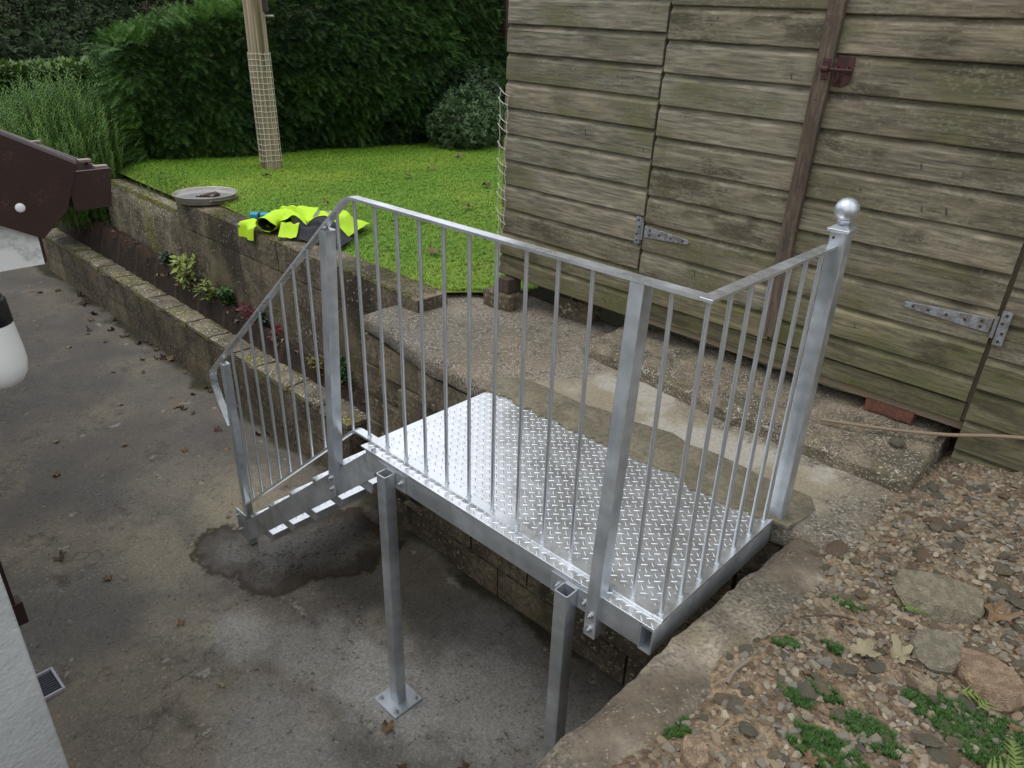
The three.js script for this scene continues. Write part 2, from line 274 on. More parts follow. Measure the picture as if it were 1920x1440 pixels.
function yardMats(x0, x1, z0, z1, w, h) {
  const W = i => [x0 + (x1 - x0) * ((i % w) + 0.5) / w, z0 + (z1 - z0) * (Math.floor(i / w) + 0.5) / h];
  const map = colourTex(w, h, i => {
    const [x, z] = W(i), a = smp(F1, x, z, 2.9), b = smp(F2, x, z, 1.15), c = smp(F3, x, z, 4.3), e = smp(F4, x + 3, z, 1.9), b2 = smp(F2, x + 0.37, z + 0.11, 2.3);
    let q = mix3([113, 106, 97], [132, 122, 105], sst(0.36, 0.64, c * 0.6 + a * 0.4)); q = mix3(q, [99, 95, 91], sst(0.45, 0.65, smp(F3, x + 2, z + 1, 3.1)) * 0.7);
    q = q.map(v => v * (0.64 + 0.3 * b + 0.2 * a));
    q = mix3(q, [66, 59, 50], sst(0.56, 0.74, e * 0.4 + a * 0.6) * 0.55);
    q = mix3(q, [150, 140, 118].map(v => v * (0.8 + 0.36 * b)), blob(tan, x, z, a * 0.6 + e * 0.4) * 0.9);
    q = mix3(q, [170, 167, 160].map(v => v * (0.76 + 0.42 * b)), blob(dust, x, z, a * 0.5 + e * 0.5) * 0.85);
    q = mix3(q, [168, 160, 146], sst(0.66, 0.73, b * 0.55 + b2 * 0.2 + a * 0.25) * 0.7);
    q = mix3(q, [176, 172, 160], sst(0.68, 0.74, e * 0.6 + smp(F1, x + 1.1, z, 1.4) * 0.4) * 0.55);
    q = mix3(q, [48, 42, 34], sst(0.68, 0.74, b2 * 0.75 + e * 0.25) * 0.5);
    { const cr = Math.min(Math.abs(smp(F1, x + 0.4, z + 0.9, 5.3) - 0.5), Math.abs(smp(F3, x, z + 2.2, 3.7) - 0.47)); q = mix3(q, [50, 44, 37], sst(0.0035, 0.001, cr) * sst(0.5, 0.62, c) * 0.3); }
    // moss and rot line along the foot of the planter wall
    const dw = z - (-0.84 + 0.012 * (x + 3)); q = mix3(q, mix3([52, 50, 24], [34, 30, 22], e), sst(0.1, 0.0, dw - (a - 0.45) * 0.5) * 0.85);
    const s = wetAt(x, z), ring = sst(0.02, -0.02, s) * sst(-0.24, -0.04, s + (e - 0.5) * 0.1), inn = sst(-0.02, -0.12, s);
    q = mix3(q, [108, 104, 98].map(v => v * (0.6 + 0.6 * b)), inn * 0.7); q = mix3(q, [54, 43, 28].map(v => v * (0.75 + 0.5 * b)), ring * 0.95);
    q = mix3(q, [44, 32, 24], inn * sst(0.6, 0.66, b2 * 0.6 + e * 0.4) * 0.8);
    return q;
  }, false);
  const rough_ = greyTex(w, h, i => { const [x, z] = W(i), s = wetAt(x, z); return mix(0.9, 0.34 + 0.3 * smp(F4, x, z, 0.9), sst(0.01, -0.07, s)); }, false);
  const bump = greyTex(w, h, i => { const [x, z] = W(i); return smp(F2, x, z, 1.15) * 0.5 + smp(F1, x, z, 2.9) * 0.5; }, false);
  return std({ map, roughnessMap: rough_, roughness: 1, bumpMap: bump, bumpScale: 0.006 });
}
const jointX = z => mix(-2.19, -2.05, sst(-0.05, -0.2, z)) + n3f(3, 0, z, 5) * 0.022 + n3f(8, 0, z, 30) * 0.006;
function yardSlab(x0, x1, z0, z1, nx, nz, w, h, edge) {
  const g = grid(nx, nz, (u, v) => { const z = mix(z0, z1, v), a = edge < 0 ? x0 : jointX(z) + 0.004 * Math.max(0, n3f(9, 1, z, 9)), b = edge < 0 ? jointX(z) - 0.0004 - 0.004 * Math.max(0, n3f(5, 1, z, 9)) : x1, x = mix(a, b, u), nearJ = Math.abs(x - jointX(z)); return [x, H + n3f(x, 0, z, 1.6) * 0.006 - 0.006 * sst(0.02, 0.0, nearJ), z]; });
  const p = g.attributes.position, uv = g.attributes.uv; for (let i = 0; i < p.count; i++) uv.setXY(i, (p.getX(i) - x0) / (x1 - x0), (p.getZ(i) - z0) / (z1 - z0));
  return struct('yard_slab', g, yardMats(x0, x1, z0, z1, w, h));
}
yardSlab(-11, -2.0, -1.35, 1.75, 300, 120, 2048, 640, -1);
yardSlab(-2.3, 0.14, -1.0, 3.0, 110, 180, 800, 1296, 1);
struct('yard_base', bx(-11.5, 0.2, H - 0.1, H - 0.02, -1.3, 3.0, 0), std({ color: rgb(0.05, 0.04, 0.028), roughness: 1 }));

// concrete slab the shed stands on, with pale screed by the mortar
const screed = [[-1.6, -0.9], [-1.3, -1.2], [-1.135, -1.454], [-0.874, -1.364], [-0.355, -1.24], [0.15, -1.25], [0.15, -0.9]];
const slabSkew = x => -0.125 * sst(-1.9, -2.85, x);
{
  const x0 = -2.95, x1 = 0.35, z0 = -2.05, z1 = -0.65, w = 1280, h = 544;
  const at = i => [x0 + (x1 - x0) * ((i % w) + 0.5) / w, z0 + (z1 - z0) * (Math.floor(i / w) + 0.5) / h];
  const map = colourTex(w, h, i => {
    const [x, z] = at(i), a = smp(F1, x, z, 2.1), b = smp(F2, x, z, 0.9), c = smp(F3, x, z, 3.3), e = smp(F4, x, z, 1.6), b2 = smp(F2, x + 0.3, z + 0.5, 1.6);
    let q = mix3([108, 101, 89], [128, 120, 107], sst(0.35, 0.65, c)); q = mix3(q, [126, 108, 88], sst(0.5, 0.7, smp(F3, x + 1, z, 2.2)) * 0.4); q = q.map(v => v * (0.62 + 0.5 * b + 0.25 * a));
    q = mix3(q, [66, 60, 50], sst(0.52, 0.66, e * 0.55 + b2 * 0.45) * 0.65);
    q = mix3(q, [182, 177, 166], sst(0.585, 0.66, b * 0.7 + e * 0.3) * 0.6);
    const s = polyDist(screed, x, z) + (a - 0.5) * 0.3 + (e - 0.5) * 0.2;
    q = mix3(q, mix3([172, 166, 154], [146, 136, 114], sst(0.42, 0.62, a)).map(v => v * (0.86 + 0.24 * b)), sst(0.08, -0.06, s) * 0.92);
    q = mix3(q, [70, 66, 34], sst(0.62, 0.7, a * 0.5 + e * 0.5) * sst(-1.2, -1.9, z + (e - 0.5)) * 0.7);
    return q;
  }, false);
  const bump = greyTex(w, h, i => { const [x, z] = at(i); const s = sst(0.05, -0.05, polyDist(screed, x, z)); return mix(smp(F2, x, z, 0.9) * 0.7 + smp(F4, x, z, 1.6) * 0.3, 0.5 + 0.2 * smp(F2, x, z, 0.9), s * 0.7); }, false);
  const g = rough(-2.85, 0.3, -0.13, 0, -1.98, -0.77, 0.035, 0.009, 9, 0.02), p = g.attributes.position, uv = g.attributes.uv;
  for (let i = 0; i < p.count; i++) { const x = p.getX(i), z = p.getZ(i); p.setZ(i, z + slabSkew(x) * sst(-1.5, -0.8, z)); uv.setXY(i, (x - x0) / (x1 - x0), (p.getZ(i) - p.getY(i) - z0) / (z1 - z0)); }
  g.computeVertexNormals();
  struct('concrete_slab', toCreasedNormals(g, 0.9), std({ map, bumpMap: bump, bumpScale: 0.006, roughness: 0.93 }));
}
{ // fresh damp mortar bedding the landing against the slab, feathered unevenly over the plate edge
  const pts = [[-1.57, -0.80], [-1.615, -0.85], [-1.50, -0.955], [-1.35, -0.965], [-1.12, -0.954], [-0.96, -0.99], [-0.82, -0.993], [-0.635, -1.035], [-0.52, -1.0], [-0.39, -1.02], [-0.31, -1.012], [-0.23, -1.005], [-0.145, -0.994], [-0.04, -1.0], [0.03, -1.0], [0.085, -0.93], [0.075, -0.84], [0.06, -0.755], [0.0, -0.75]];
  const sh = new THREE.Shape(); pts.forEach((p, i) => i ? sh.lineTo(p[0] + n3f(p[0], 0, p[1], 30) * 0.012, -p[1]) : sh.moveTo(p[0], -p[1]));
  const r = mulberry(5); for (let x = -0.02; x > -1.56; x -= 0.012) sh.lineTo(x, -(-0.742 + n3f(x, 3, 0, 40) * 0.022 + n3f(x, 3, 0, 9) * 0.03));
  const g = boxUV(new THREE.ExtrudeGeometry(sh, { depth: 0.012, bevelEnabled: true, bevelThickness: 0.004, bevelSize: 0.006, bevelSegments: 2 }).rotateX(-Math.PI / 2).translate(0, -0.009, 0));
  const mm = colourTex(512, 512, i => mix3([118, 111, 92], [104, 97, 80], sst(0.35, 0.65, fineB[i])).map(v => v * (0.82 + 0.36 * fineA[i])));
  struct('mortar_strip', g, std({ map: rep(mm, 1.3, 1.3), roughness: 0.72, bumpMap: rep(grit, 2, 2), bumpScale: 0.003 }));
}
// raised concrete step along the shed
{
  const g = rough(-1.5, 0.3, -0.06, 0.085, -1.93, -1.36, 0.03, 0.014, 10, 0.022), p = g.attributes.position;
  for (let i = 0; i < p.count; i++) { const x = p.getX(i), z = p.getZ(i), k = sst(-1.8, -1.36, z); p.setZ(i, z + k * (-0.075 * sst(-0.7, -1.5, x) + 0.06 * sst(-1, -0.2, x))); p.setY(i, p.getY(i) - 0.02 * sst(-1.3, -1.5, x) * k); }
  g.computeVertexNormals(); const m = mesh('concrete_step', toCreasedNormals(g, 0.9), kerbMat); tag(m, 'rough raised concrete step along the foot of the timber shed', 'step');
}
// ---- walls
{ // block wall below the slab
  const w = thing('block_wall', 'dark damp concrete block wall under the slab behind the steel landing', 'wall');
  mesh('core', bx(-2.84, 0.03, H - 0.1, -0.14, -1.15, -0.93, 0), wallMat, w);
  const r = mulberry(11), ch = (-0.128 - H) / 6;
  for (let c = 0; c < 6; c++) for (let k = 0, x = -2.845; x < 0.0; k++) {
    const len = Math.min(k === 0 && c % 2 ? 0.225 : 0.455, 0.04 - x), z = -0.785 + slabSkew(x + len / 2) + (r() - 0.5) * 0.008;
    if (len > 0.05) mesh('block', rough(x + 0.0015, x + len - 0.0015, H + c * ch + 0.0015, H + (c + 1) * ch - 0.0015, z - 0.14, z, 0.11, 0.004, 12, 0.006), wallMat, w);
    x += len;
  }
}
{ // retaining wall of the gravel bank
  const g = rough(0.045, 0.25, H - 0.05, -0.03, -0.80, 3.0, 0.035, 0.010, 8, 0.014), p = g.attributes.position;
  for (let i = 0; i < p.count; i++) p.setX(i, p.getX(i) - 0.045 * p.getZ(i) + (p.getX(i) < 0.1 ? n3f(1, p.getY(i), p.getZ(i), 4) * 0.02 : 0));
  g.computeVertexNormals(); tag(mesh('retaining_wall', toCreasedNormals(g, 0.9), edgeMat), 'crumbling concrete retaining wall edge between the gravel bank and sunken yard', 'wall');
}
const lowZ = x => -0.84 + 0.013 * (x + 3); // outer face of the low planter wall
{
  const w = thing('planter_wall', 'low stained concrete planter wall with mossy coping beside the yard', 'wall');
  const seams = [[-9.9, -8.1, -6.2, -4.5, -3.0], [-9.9, -7.4, -5.6, -3.9, -3.0]];
  seams.forEach((s, c) => { for (let k = 0; k < s.length - 1; k++) { const g = rough(s[k] + 0.003, s[k + 1] - 0.003, H - 0.05 + c * 0.28, c ? H + 0.455 : H + 0.226, -0.2, 0, 0.09, 0.004, 3, 0.002), p = g.attributes.position; for (let i = 0; i < p.count; i++) p.setZ(i, p.getZ(i) + lowZ(p.getX(i))); mesh('course', g, wallMat, w); } });
  const r = mulberry(17);
  for (let x = -9.9; x < -3.02;) { const len = Math.min(0.36 + r() * 0.16, -3.0 - x), g = rough(x + 0.003, x + len - 0.003, H + 0.458, H + 0.515 + (r() - 0.5) * 0.008, -0.215, 0.006, 0.05, 0.008, 11, 0.012), p = g.attributes.position; for (let i = 0; i < p.count; i++) p.setZ(i, p.getZ(i) + lowZ(p.getX(i))); mesh('coping_block', g, capMat, w); x += len; }
}
const upZ = x => -1.165 + 0.025 * (x + 2.7);
{
  const w = thing('garden_wall', 'weathered concrete garden wall holding up the lawn above the planter', 'wall');
  const seams = [[-6.3, -2.6], [-6.3, -4.4, -2.6]], ys = [-1.15, -0.16, 0.09];
  seams.forEach((s, c) => { for (let k = 0; k < s.length - 1; k++) { const g = rough(s[k] + 0.001, s[k + 1] - 0.001, ys[c] + 0.001, ys[c + 1] - 0.001, -0.26, 0, 0.06, 0.005, 4, c === 1 ? 0.008 : 0.001), p = g.attributes.position; for (let i = 0; i < p.count; i++) p.setZ(i, p.getZ(i) + upZ(p.getX(i))); mesh('course', g, wallMat, w); } });
  const g = rough(-8.4, -6.305, -1.15, -0.04, -0.26, 0, 0.08, 0.012, 7, 0.03), p = g.attributes.position; for (let i = 0; i < p.count; i++) p.setZ(i, p.getZ(i) + upZ(p.getX(i))); mesh('low_end', g, capMat, w);
}
// planter soil, level with the coping and banked up against the garden wall
const soilAt = (x, z) => { const v = clamp((z - (lowZ(x) - 0.19)) / (upZ(x) - lowZ(x) + 0.22)); return mix(H + 0.478, soilY(x) + 0.06, sst(0, 0.7, v)) + n3f(x, 0, z, 9) * 0.022; };
const soilY = x => mix(-0.87, -0.60, clamp((-3 - x) / 4.5));
{
  const soil = rep(colourTex(512, 512, i => mix3([70, 52, 38], [48, 36, 27], sst(0.4, 0.6, fineB[i])).map(v => v * (0.6 + 0.8 * fineA[i]))), 2, 2);
  const m = std({ map: soil, roughness: 1, bumpMap: rep(grit, 3, 3), bumpScale: 0.02 });
  struct('planter_soil', grid(260, 26, (u, v) => { const x = mix(-9.9, -2.86, u), z = mix(lowZ(x) - 0.19, upZ(x) + 0.03, v); return [x, soilAt(x, z), z]; }), m);
  const bankSoil = std({ map: rep(colourTex(512, 512, i => mix3([136, 117, 93], [108, 91, 71], sst(0.4, 0.62, fineB[i])).map(v => v * (0.62 + 0.72 * fineA[i]))), 1.3, 1.3), roughness: 1, bumpMap: rep(grit, 3, 3), bumpScale: 0.012 });
  struct('gravel_bank', grid(170, 240, (u, v) => { const x = mix(0.06, 4, Math.pow(u, 1.5)), z = mix(-2.6, 3.4, v); return [x, bankY(x, z), z]; }), bankSoil);
}
function bankY(x, z) {
  const e = x + 0.045 * z; // distance-like from the wall edge
  return -0.075 + 0.075 * sst(0.08, 0.34, e + n3f(x, 2, z, 4) * 0.1) + 0.07 * sst(0.25, 0.8, x) * sst(-0.5, -1.5, z) + n3f(x, 0, z, 3) * 0.02 + n3f(x, 5, z, 16) * 0.008 - 0.02 * sst(-0.95, -0.8, z) * sst(0.25, 0.1, e);
}
// lawn
const lawnY = (x, z) => 0.055 + 0.07 * sst(-3, -7, x) + n3f(x, 0, z, 1.3) * 0.015 - 0.12 * sst(-6.1, -6.6, x) * sst(-1.75, -1.4, z);
const lawnIn = (x, z) => { const d = z > -1.72 ? -2.55 - (z + 1.72) * 0.9 : -2.38; return x < d + n3f(x, 0, z, 8) * 0.05 && z < upZ(x) - 0.235 && x > -9.5 && z > -9.2; };
{
  const lm = std({ map: rep(colourTex(512, 512, i => mix3([84, 110, 20], [104, 118, 28], sst(0.35, 0.65, fineB[i])).map(v => v * (0.5 + 0.8 * fineA[i]))), 1, 1), roughness: 1 });
  struct('lawn', grid(120, 130, (u, v) => { const z = mix(-9.4, -1.37, v), xr = z > -1.72 ? -2.5 - (z + 1.72) * 0.9 : -2.38, x = mix(-10.5, xr, u), zz = Math.min(z, upZ(x) - 0.2); return [x, lawnY(x, zz) - 0.012, zz]; }), lm);
  // blades in small tufts
  const r = mulberry(301), pos = [];
  for (let k = 0; k < 5; k++) { const a = r() * 6.28, x = Math.cos(a) * r() * 0.018, z = Math.sin(a) * r() * 0.018, b = r() * 6.28, l = 0.018 + r() * 0.02, hh = 0.010 + r() * 0.010, wx = Math.cos(b + 1.57) * 0.0022, wz = Math.sin(b + 1.57) * 0.0022; pos.push(x - wx, 0, z - wz, x + wx, 0, z + wz, x + Math.cos(b) * l, hh, z + Math.sin(b) * l); }
  const g = new THREE.BufferGeometry(); g.setAttribute('position', new THREE.Float32BufferAttribute(pos, 3)); g.computeVertexNormals();
  { const n = g.attributes.normal; for (let i = 0; i < n.count; i++) { const nx = n.getX(i) * 0.4, nz = n.getZ(i) * 0.4, l = Math.hypot(nx, 0.9, nz); n.setXYZ(i, nx / l, 0.9 / l, nz / l); } }
  const list = [];
  for (let k = 0; k < 105000; k++) {
    const x = -2.3 - Math.pow(r(), 1.15) * 6.6, z = -1.3 - Math.pow(r(), 1.1) * 6.6; if (!lawnIn(x, z)) continue;
    const t = sst(0.3, 0.7, 0.5 + n3f(x, 3, z, 1.1) * 0.7 + (r() - 0.5) * 0.4), s = 0.8 + r() * 0.7;
    list.push([x, lawnY(x, z) - 0.012, z, 0, r() * 6.28, 0, s, s, s, rgb(mix(0.135, 0.235, t), mix(0.285, 0.345, t), mix(0.014, 0.028, t))]);
  }
  tag(scatter('lawn_grass', g, std({ color: 0xffffff, roughness: 0.75, side: THREE.DoubleSide }), list), 'short bright green mown grass of the lawn', 'grass');
}
// ---------------------------------------------------------------- galvanised landing, stair and railing
{
  const L = thing('steel_landing', 'galvanised steel landing with tread plate deck, railing and stair down to the yard', 'steel landing');
  const R = 1.05, X0 = -1.53;
  // deck
  const deck = mesh('deck_plate', bx(X0, -0.001, -0.012, -0.005, -0.79, 0.045, 0.0015), plateSteel, L);
  { // raised lugs, alternately turned
    const lug = new THREE.SphereGeometry(1, 8, 4, 0, Math.PI * 2, 0, Math.PI / 2), gs = [];
    for (let i = 0; i < 38; i++) for (let j = 0; j < 21; j++) for (const o of [0, 0.5]) {
      const x = -0.018 - (i + o) * 0.0405, z = 0.03 - (j + o) * 0.0405; if (z < -0.75 || x < -1.515) continue;
      const g = lug.clone(); g.scale(0.0145, 0.0026, 0.0038); g.rotateY((o ? 1 : -1) * Math.PI / 4); g.translate(x, -0.0055, z); gs.push(g);
    }
    const m = mesh('tread_lugs', mergeGeometries(gs), plateSteel, deck); m.userData.kind = 'stuff';
  }
  // frame
  mesh('side_beam', hollow(0.05, 0.102, 0.005, 0.80, 0.009).rotateX(Math.PI / 2).translate(-0.027, -0.064, -0.755), galv, L);
  mesh('front_beam', hollow(0.102, 0.05, 0.005, 1.445, 0.009).rotateZ(Math.PI / 2).translate(-0.055, -0.064, 0.016), galv, L);
  mesh('rear_beam', bx(-1.5, -0.055, -0.115, -0.013, -0.745, -0.695, 0.006), galv, L);
  mesh('end_beam', bx(-1.528, -1.503, -0.1, -0.013, -0.69, 0.0, 0.004), galv, L);
  const bolt = (p, x, y, z, ax, s = 1) => { // hexagon head on a washer, axis z (default), y or x
    const g = mergeGeometries([new THREE.CylinderGeometry(0.013 * s, 0.013 * s, 0.003, 14).translate(0, 0.0015, 0), new THREE.CylinderGeometry(0.0092 * s, 0.0092 * s, 0.009 * s, 6).translate(0, 0.003 + 0.0045 * s, 0), new THREE.CylinderGeometry(0.005 * s, 0.0046 * s, 0.006 * s, 8).translate(0, 0.012 * s + 0.002, 0)]);
    if (ax === 'z') g.rotateX(Math.PI / 2); if (ax === 'x') g.rotateZ(-Math.PI / 2); g.translate(x, y, z); return mesh('bolt', g, boltSteel, p);
  };
  // support legs
  for (const x of [-1.309, -0.327]) {
    const leg = group('support_leg', L);
    mesh('tube', hollow(0.058, 0.058, 0.005, -0.03 - H - 0.011, 0.008).translate(x, H + 0.011, 0.079), galv, leg);
    mesh('fixing_plate', bx(x - 0.09, x + 0.09, -0.105, -0.022, 0.0415, 0.0495, 0.001), galv, leg);
    bolt(leg, x - 0.06, -0.066, 0.0495, 'z'); bolt(leg, x + 0.06, -0.066, 0.0495, 'z');
    mesh('base_plate', bx(x - 0.085, x + 0.085, H + 0.001, H + 0.012, -0.006, 0.164, 0.001), galv, leg);
    for (const [a, b] of [[-1, -1], [1, -1], [1, 1], [-1, 1]]) bolt(leg, x + a * 0.06, H + 0.012, 0.079 + b * 0.06, 'y', 1.1);
  }
  // ------ stair
  const st = group('staircase', L), rise = 0.2155, going = 0.262;
  const nose = k => -2.80 + going * k; // k = 0 lowest tread
  { // stringers: deep flat bars cut level at the foot and plumb at the landing
    const up = x => -0.012 + (x + 1.476) * 0.812; // top edge
    const sh = new THREE.Shape(); const pts = [[-1.445, up(-1.445)], [-2.83, up(-2.83)], [-2.83, up(-2.83) - 0.145], [-1.445, up(-1.445) - 0.145]];
    pts.forEach((p, i) => i ? sh.lineTo(p[0], p[1]) : sh.moveTo(p[0], p[1]));
    for (const z of [0.026, -0.745]) mesh('stringer', boxUV(new THREE.ExtrudeGeometry(sh, { depth: 0.012, bevelEnabled: true, bevelSize: 0.001, bevelThickness: 0.001, bevelSegments: 1 }).translate(0, 0, z)), galv, st);
  }
  for (let k = 0; k < 5; k++) {
    const y = -1.059 + rise * k, x = nose(k), tr = mesh('tread', mergeGeometries([bx(x, x + 0.265, y - 0.006, y, -0.73, 0.0245, 0.001), bx(x, x + 0.006, y - 0.045, y - 0.006, -0.73, 0.0245, 0.001), bx(x + 0.259, x + 0.265, y - 0.045, y - 0.006, -0.73, 0.0245, 0.001)]), plateSteel, st);
    const lug = new THREE.SphereGeometry(1, 6, 3, 0, Math.PI * 2, 0, Math.PI / 2), gs = [];
    for (let i = 0; i < 6; i++) for (let j = 0; j < 17; j++) for (const o of [0, 0.5]) { const g = lug.clone(); g.scale(0.0145, 0.0026, 0.0038); g.rotateY((o ? 1 : -1) * Math.PI / 4); g.translate(x + 0.02 + (i + o) * 0.0405, y - 0.0005, -0.02 - (j + o) * 0.0405); gs.push(g); }
    const m = mesh('tread_lugs', mergeGeometries(gs), plateSteel, st); m.userData.kind = 'stuff';
    mesh('tread_bracket', bx(x + 0.02, x + 0.25, y - 0.06, y - 0.0065, 0.0135, 0.0225, 0.001), galv, st);
  }
  // ------ railing
  const rl = group('railing', L), zb = -0.04, zf = 0, zc = -0.02, br = 0.0072;
  const sl = 0.84; // slope of the stair rail
  const railY = x => R + (x + 1.60) * sl; // underside of the sloping handrail
  { // handrail: flat bar, bend over the stair head and a curl at the foot
    const a = Math.atan(sl), rr = 0.10, bxp = -1.585, tl = rr * Math.tan(a / 2);
    const top = arc(bxp + tl, R - rr, rr, Math.PI / 2 + a, Math.PI / 2, 7);
    const foot = -3.075, fy = railY(foot), r2 = 0.075;
    const ax = foot, ay = fy; // curl round into a drop
    const cxx = ax + Math.sin(a) * r2, cyy = ay - Math.cos(a) * r2;
    const curl = arc(cxx, cyy, r2, Math.PI + 0.06, Math.PI / 2 + a, 9);
    const path = [[cxx - r2 + 0.13, cyy - 0.27], [cxx - r2 + 0.05, cyy - 0.15], [cxx - r2 + 0.004, cyy - 0.05], ...curl, ...top, [-0.0395, R]];
    mesh('handrail', strip(path, 0.010, zb, zf), plateSteel, rl);
    mesh('handrail', bx(-0.0395, 0.0, R, R + 0.0102, -0.765, 0.0, 0.0015), plateSteel, rl);
  }
  { // bottom bar
    const lo = x => 0.0 + (x + 1.65) * sl, a = Math.atan(sl), rr = 0.07, tl = rr * Math.tan(a / 2);
    const path = [[-2.905, lo(-2.905)], ...arc(-1.65 + tl, -rr, rr, Math.PI / 2 + a, Math.PI / 2, 6), [-0.0395, 0]].map(p => [p[0], p[1] - 0.004]);
    mesh('bottom_bar', strip(path, 0.010, zb, zf), plateSteel, rl);
    mesh('bottom_bar', bx(-0.0395, 0.0, -0.004, 0.006, -0.765, 0.0, 0.0015), plateSteel, rl);
    const bal = (x, z, y0, y1) => { const g = mergeGeometries([cyl(br, br, y1 - y0, 10), new THREE.TorusGeometry(br * 1.05, 0.0032, 5, 10).rotateX(Math.PI / 2).translate(0, 0.0015, 0), new THREE.TorusGeometry(br * 1.05, 0.003, 5, 10).rotateX(Math.PI / 2).translate(0, y1 - y0 - 0.0015, 0)]); g.translate(x, y0, z); return mesh('baluster', g, galv, rl); };
    for (let k = 0; k < 13; k++) { if (k === 2) continue; const x = -0.02 - (k > 2 ? 0.372 + (k - 3) * 0.1288 : k * 0.108); if (x > -1.56) bal(x, zc, 0.006, R); }
    for (let k = 1; k < 7; k++) bal(-0.02, -0.02 - k * 0.1155, 0.006, R);
    for (const x of [-1.675, -1.93, -2.062, -2.188, -2.31, -2.432, -2.556, -2.684, -2.81]) bal(x, zc, lo(x) + 0.006 + (x > -1.7 ? -0.012 : 0), railY(x) - 0.003);
  }
  // posts
    // posts bolted to the outer face of the beam or stringer, raked a hair inwards to meet the handrail
    const raked = (x0, x1, yb, yt) => { const sh = new THREE.Shape([[0.016, yb], [0.062, yb], [0.062, yb + 0.10], [-0.002, yt], [-0.048, yt], [0.016, yb + 0.10]].map(p => new THREE.Vector2(-p[0], p[1]))); return mesh('post', boxUV(new THREE.ExtrudeGeometry(sh, { depth: x1 - x0 - 0.006, bevelEnabled: true, bevelSize: 0.003, bevelThickness: 0.003, bevelSegments: 2 }).rotateY(Math.PI / 2).translate(x0 + 0.003, 0, 0)), galv, rl); };
    // front post: stands on the outer face of the beam, its head joined to the handrail by a flat
    raked(-0.252, -0.204, -0.176, R - 0.004);
    bolt(rl, -0.228, -0.085, 0.065, 'z'); bolt(rl, -0.228, -0.145, 0.065, 'z');
    // stair-head post
    raked(-1.785, -1.737, -0.363, railY(-1.785) - 0.006);
    bolt(rl, -1.763, -0.275, 0.065, 'z'); bolt(rl, -1.763, -0.335, 0.065, 'z');
    mesh('joint_plate', strip([[-1.80, railY(-1.80) - 0.012], [-1.69, railY(-1.69) - 0.012]], 0.008, -0.036, -0.004), galv, rl); bolt(rl, -1.735, railY(-1.735) - 0.03, 0.0, 'z', 0.8);
    // newel at the stair foot
    mesh('post', bx(-2.948, -2.902, H + 0.002, railY(-2.948) - 0.014, -0.044, 0.0, 0.006, 2), galv, rl);
    mesh('post_foot', bx(-3.03, -2.906, -1.33, -1.13, 0.001, 0.010, 0.002), galv, rl); bolt(rl, -3.005, -1.17, 0.010, 'z'); bolt(rl, -3.0, -1.28, 0.010, 'z');
    // ball-topped end post
    const px = -0.004, pz = -0.795, py = R + 0.055;
    mesh('post', bx(px - 0.028, px + 0.028, -0.03, py, pz - 0.028, pz + 0.028, 0.006, 2), galv, rl);
    const cap = mergeGeometries([bx(-0.036, 0.036, 0, 0.009, -0.036, 0.036, 0.002), new THREE.CylinderGeometry(0.022, 0.047, 0.014, 4).toNonIndexed().rotateY(Math.PI / 4).translate(0, 0.016, 0)].map(g => { g = g.index ? g.toNonIndexed() : g; return g; }));
    mesh('post_cap', cap.translate(px, py, pz), galv, rl);
    const prof = [[0.0, 0.0], [0.022, 0.0], [0.021, 0.008], [0.020, 0.013]]; for (let i = 0; i <= 14; i++) { const t = mix(-1.02, Math.PI / 2, i / 14); prof.push([Math.max(0.0001, Math.cos(t) * 0.0375), 0.044 + Math.sin(t) * 0.0375]); }
    mesh('ball_finial', new THREE.LatheGeometry(prof.map(p => new THREE.Vector2(...p)), 28).translate(px, py + 0.022, pz), galv, rl);
    mesh('screw_hole', new THREE.CylinderGeometry(0.004, 0.004, 0.002, 10).rotateX(Math.PI / 2).translate(px - 0.012, R + 0.035, pz + 0.0285), std({ color: rgb(0.01, 0.01, 0.01) }), rl);
}
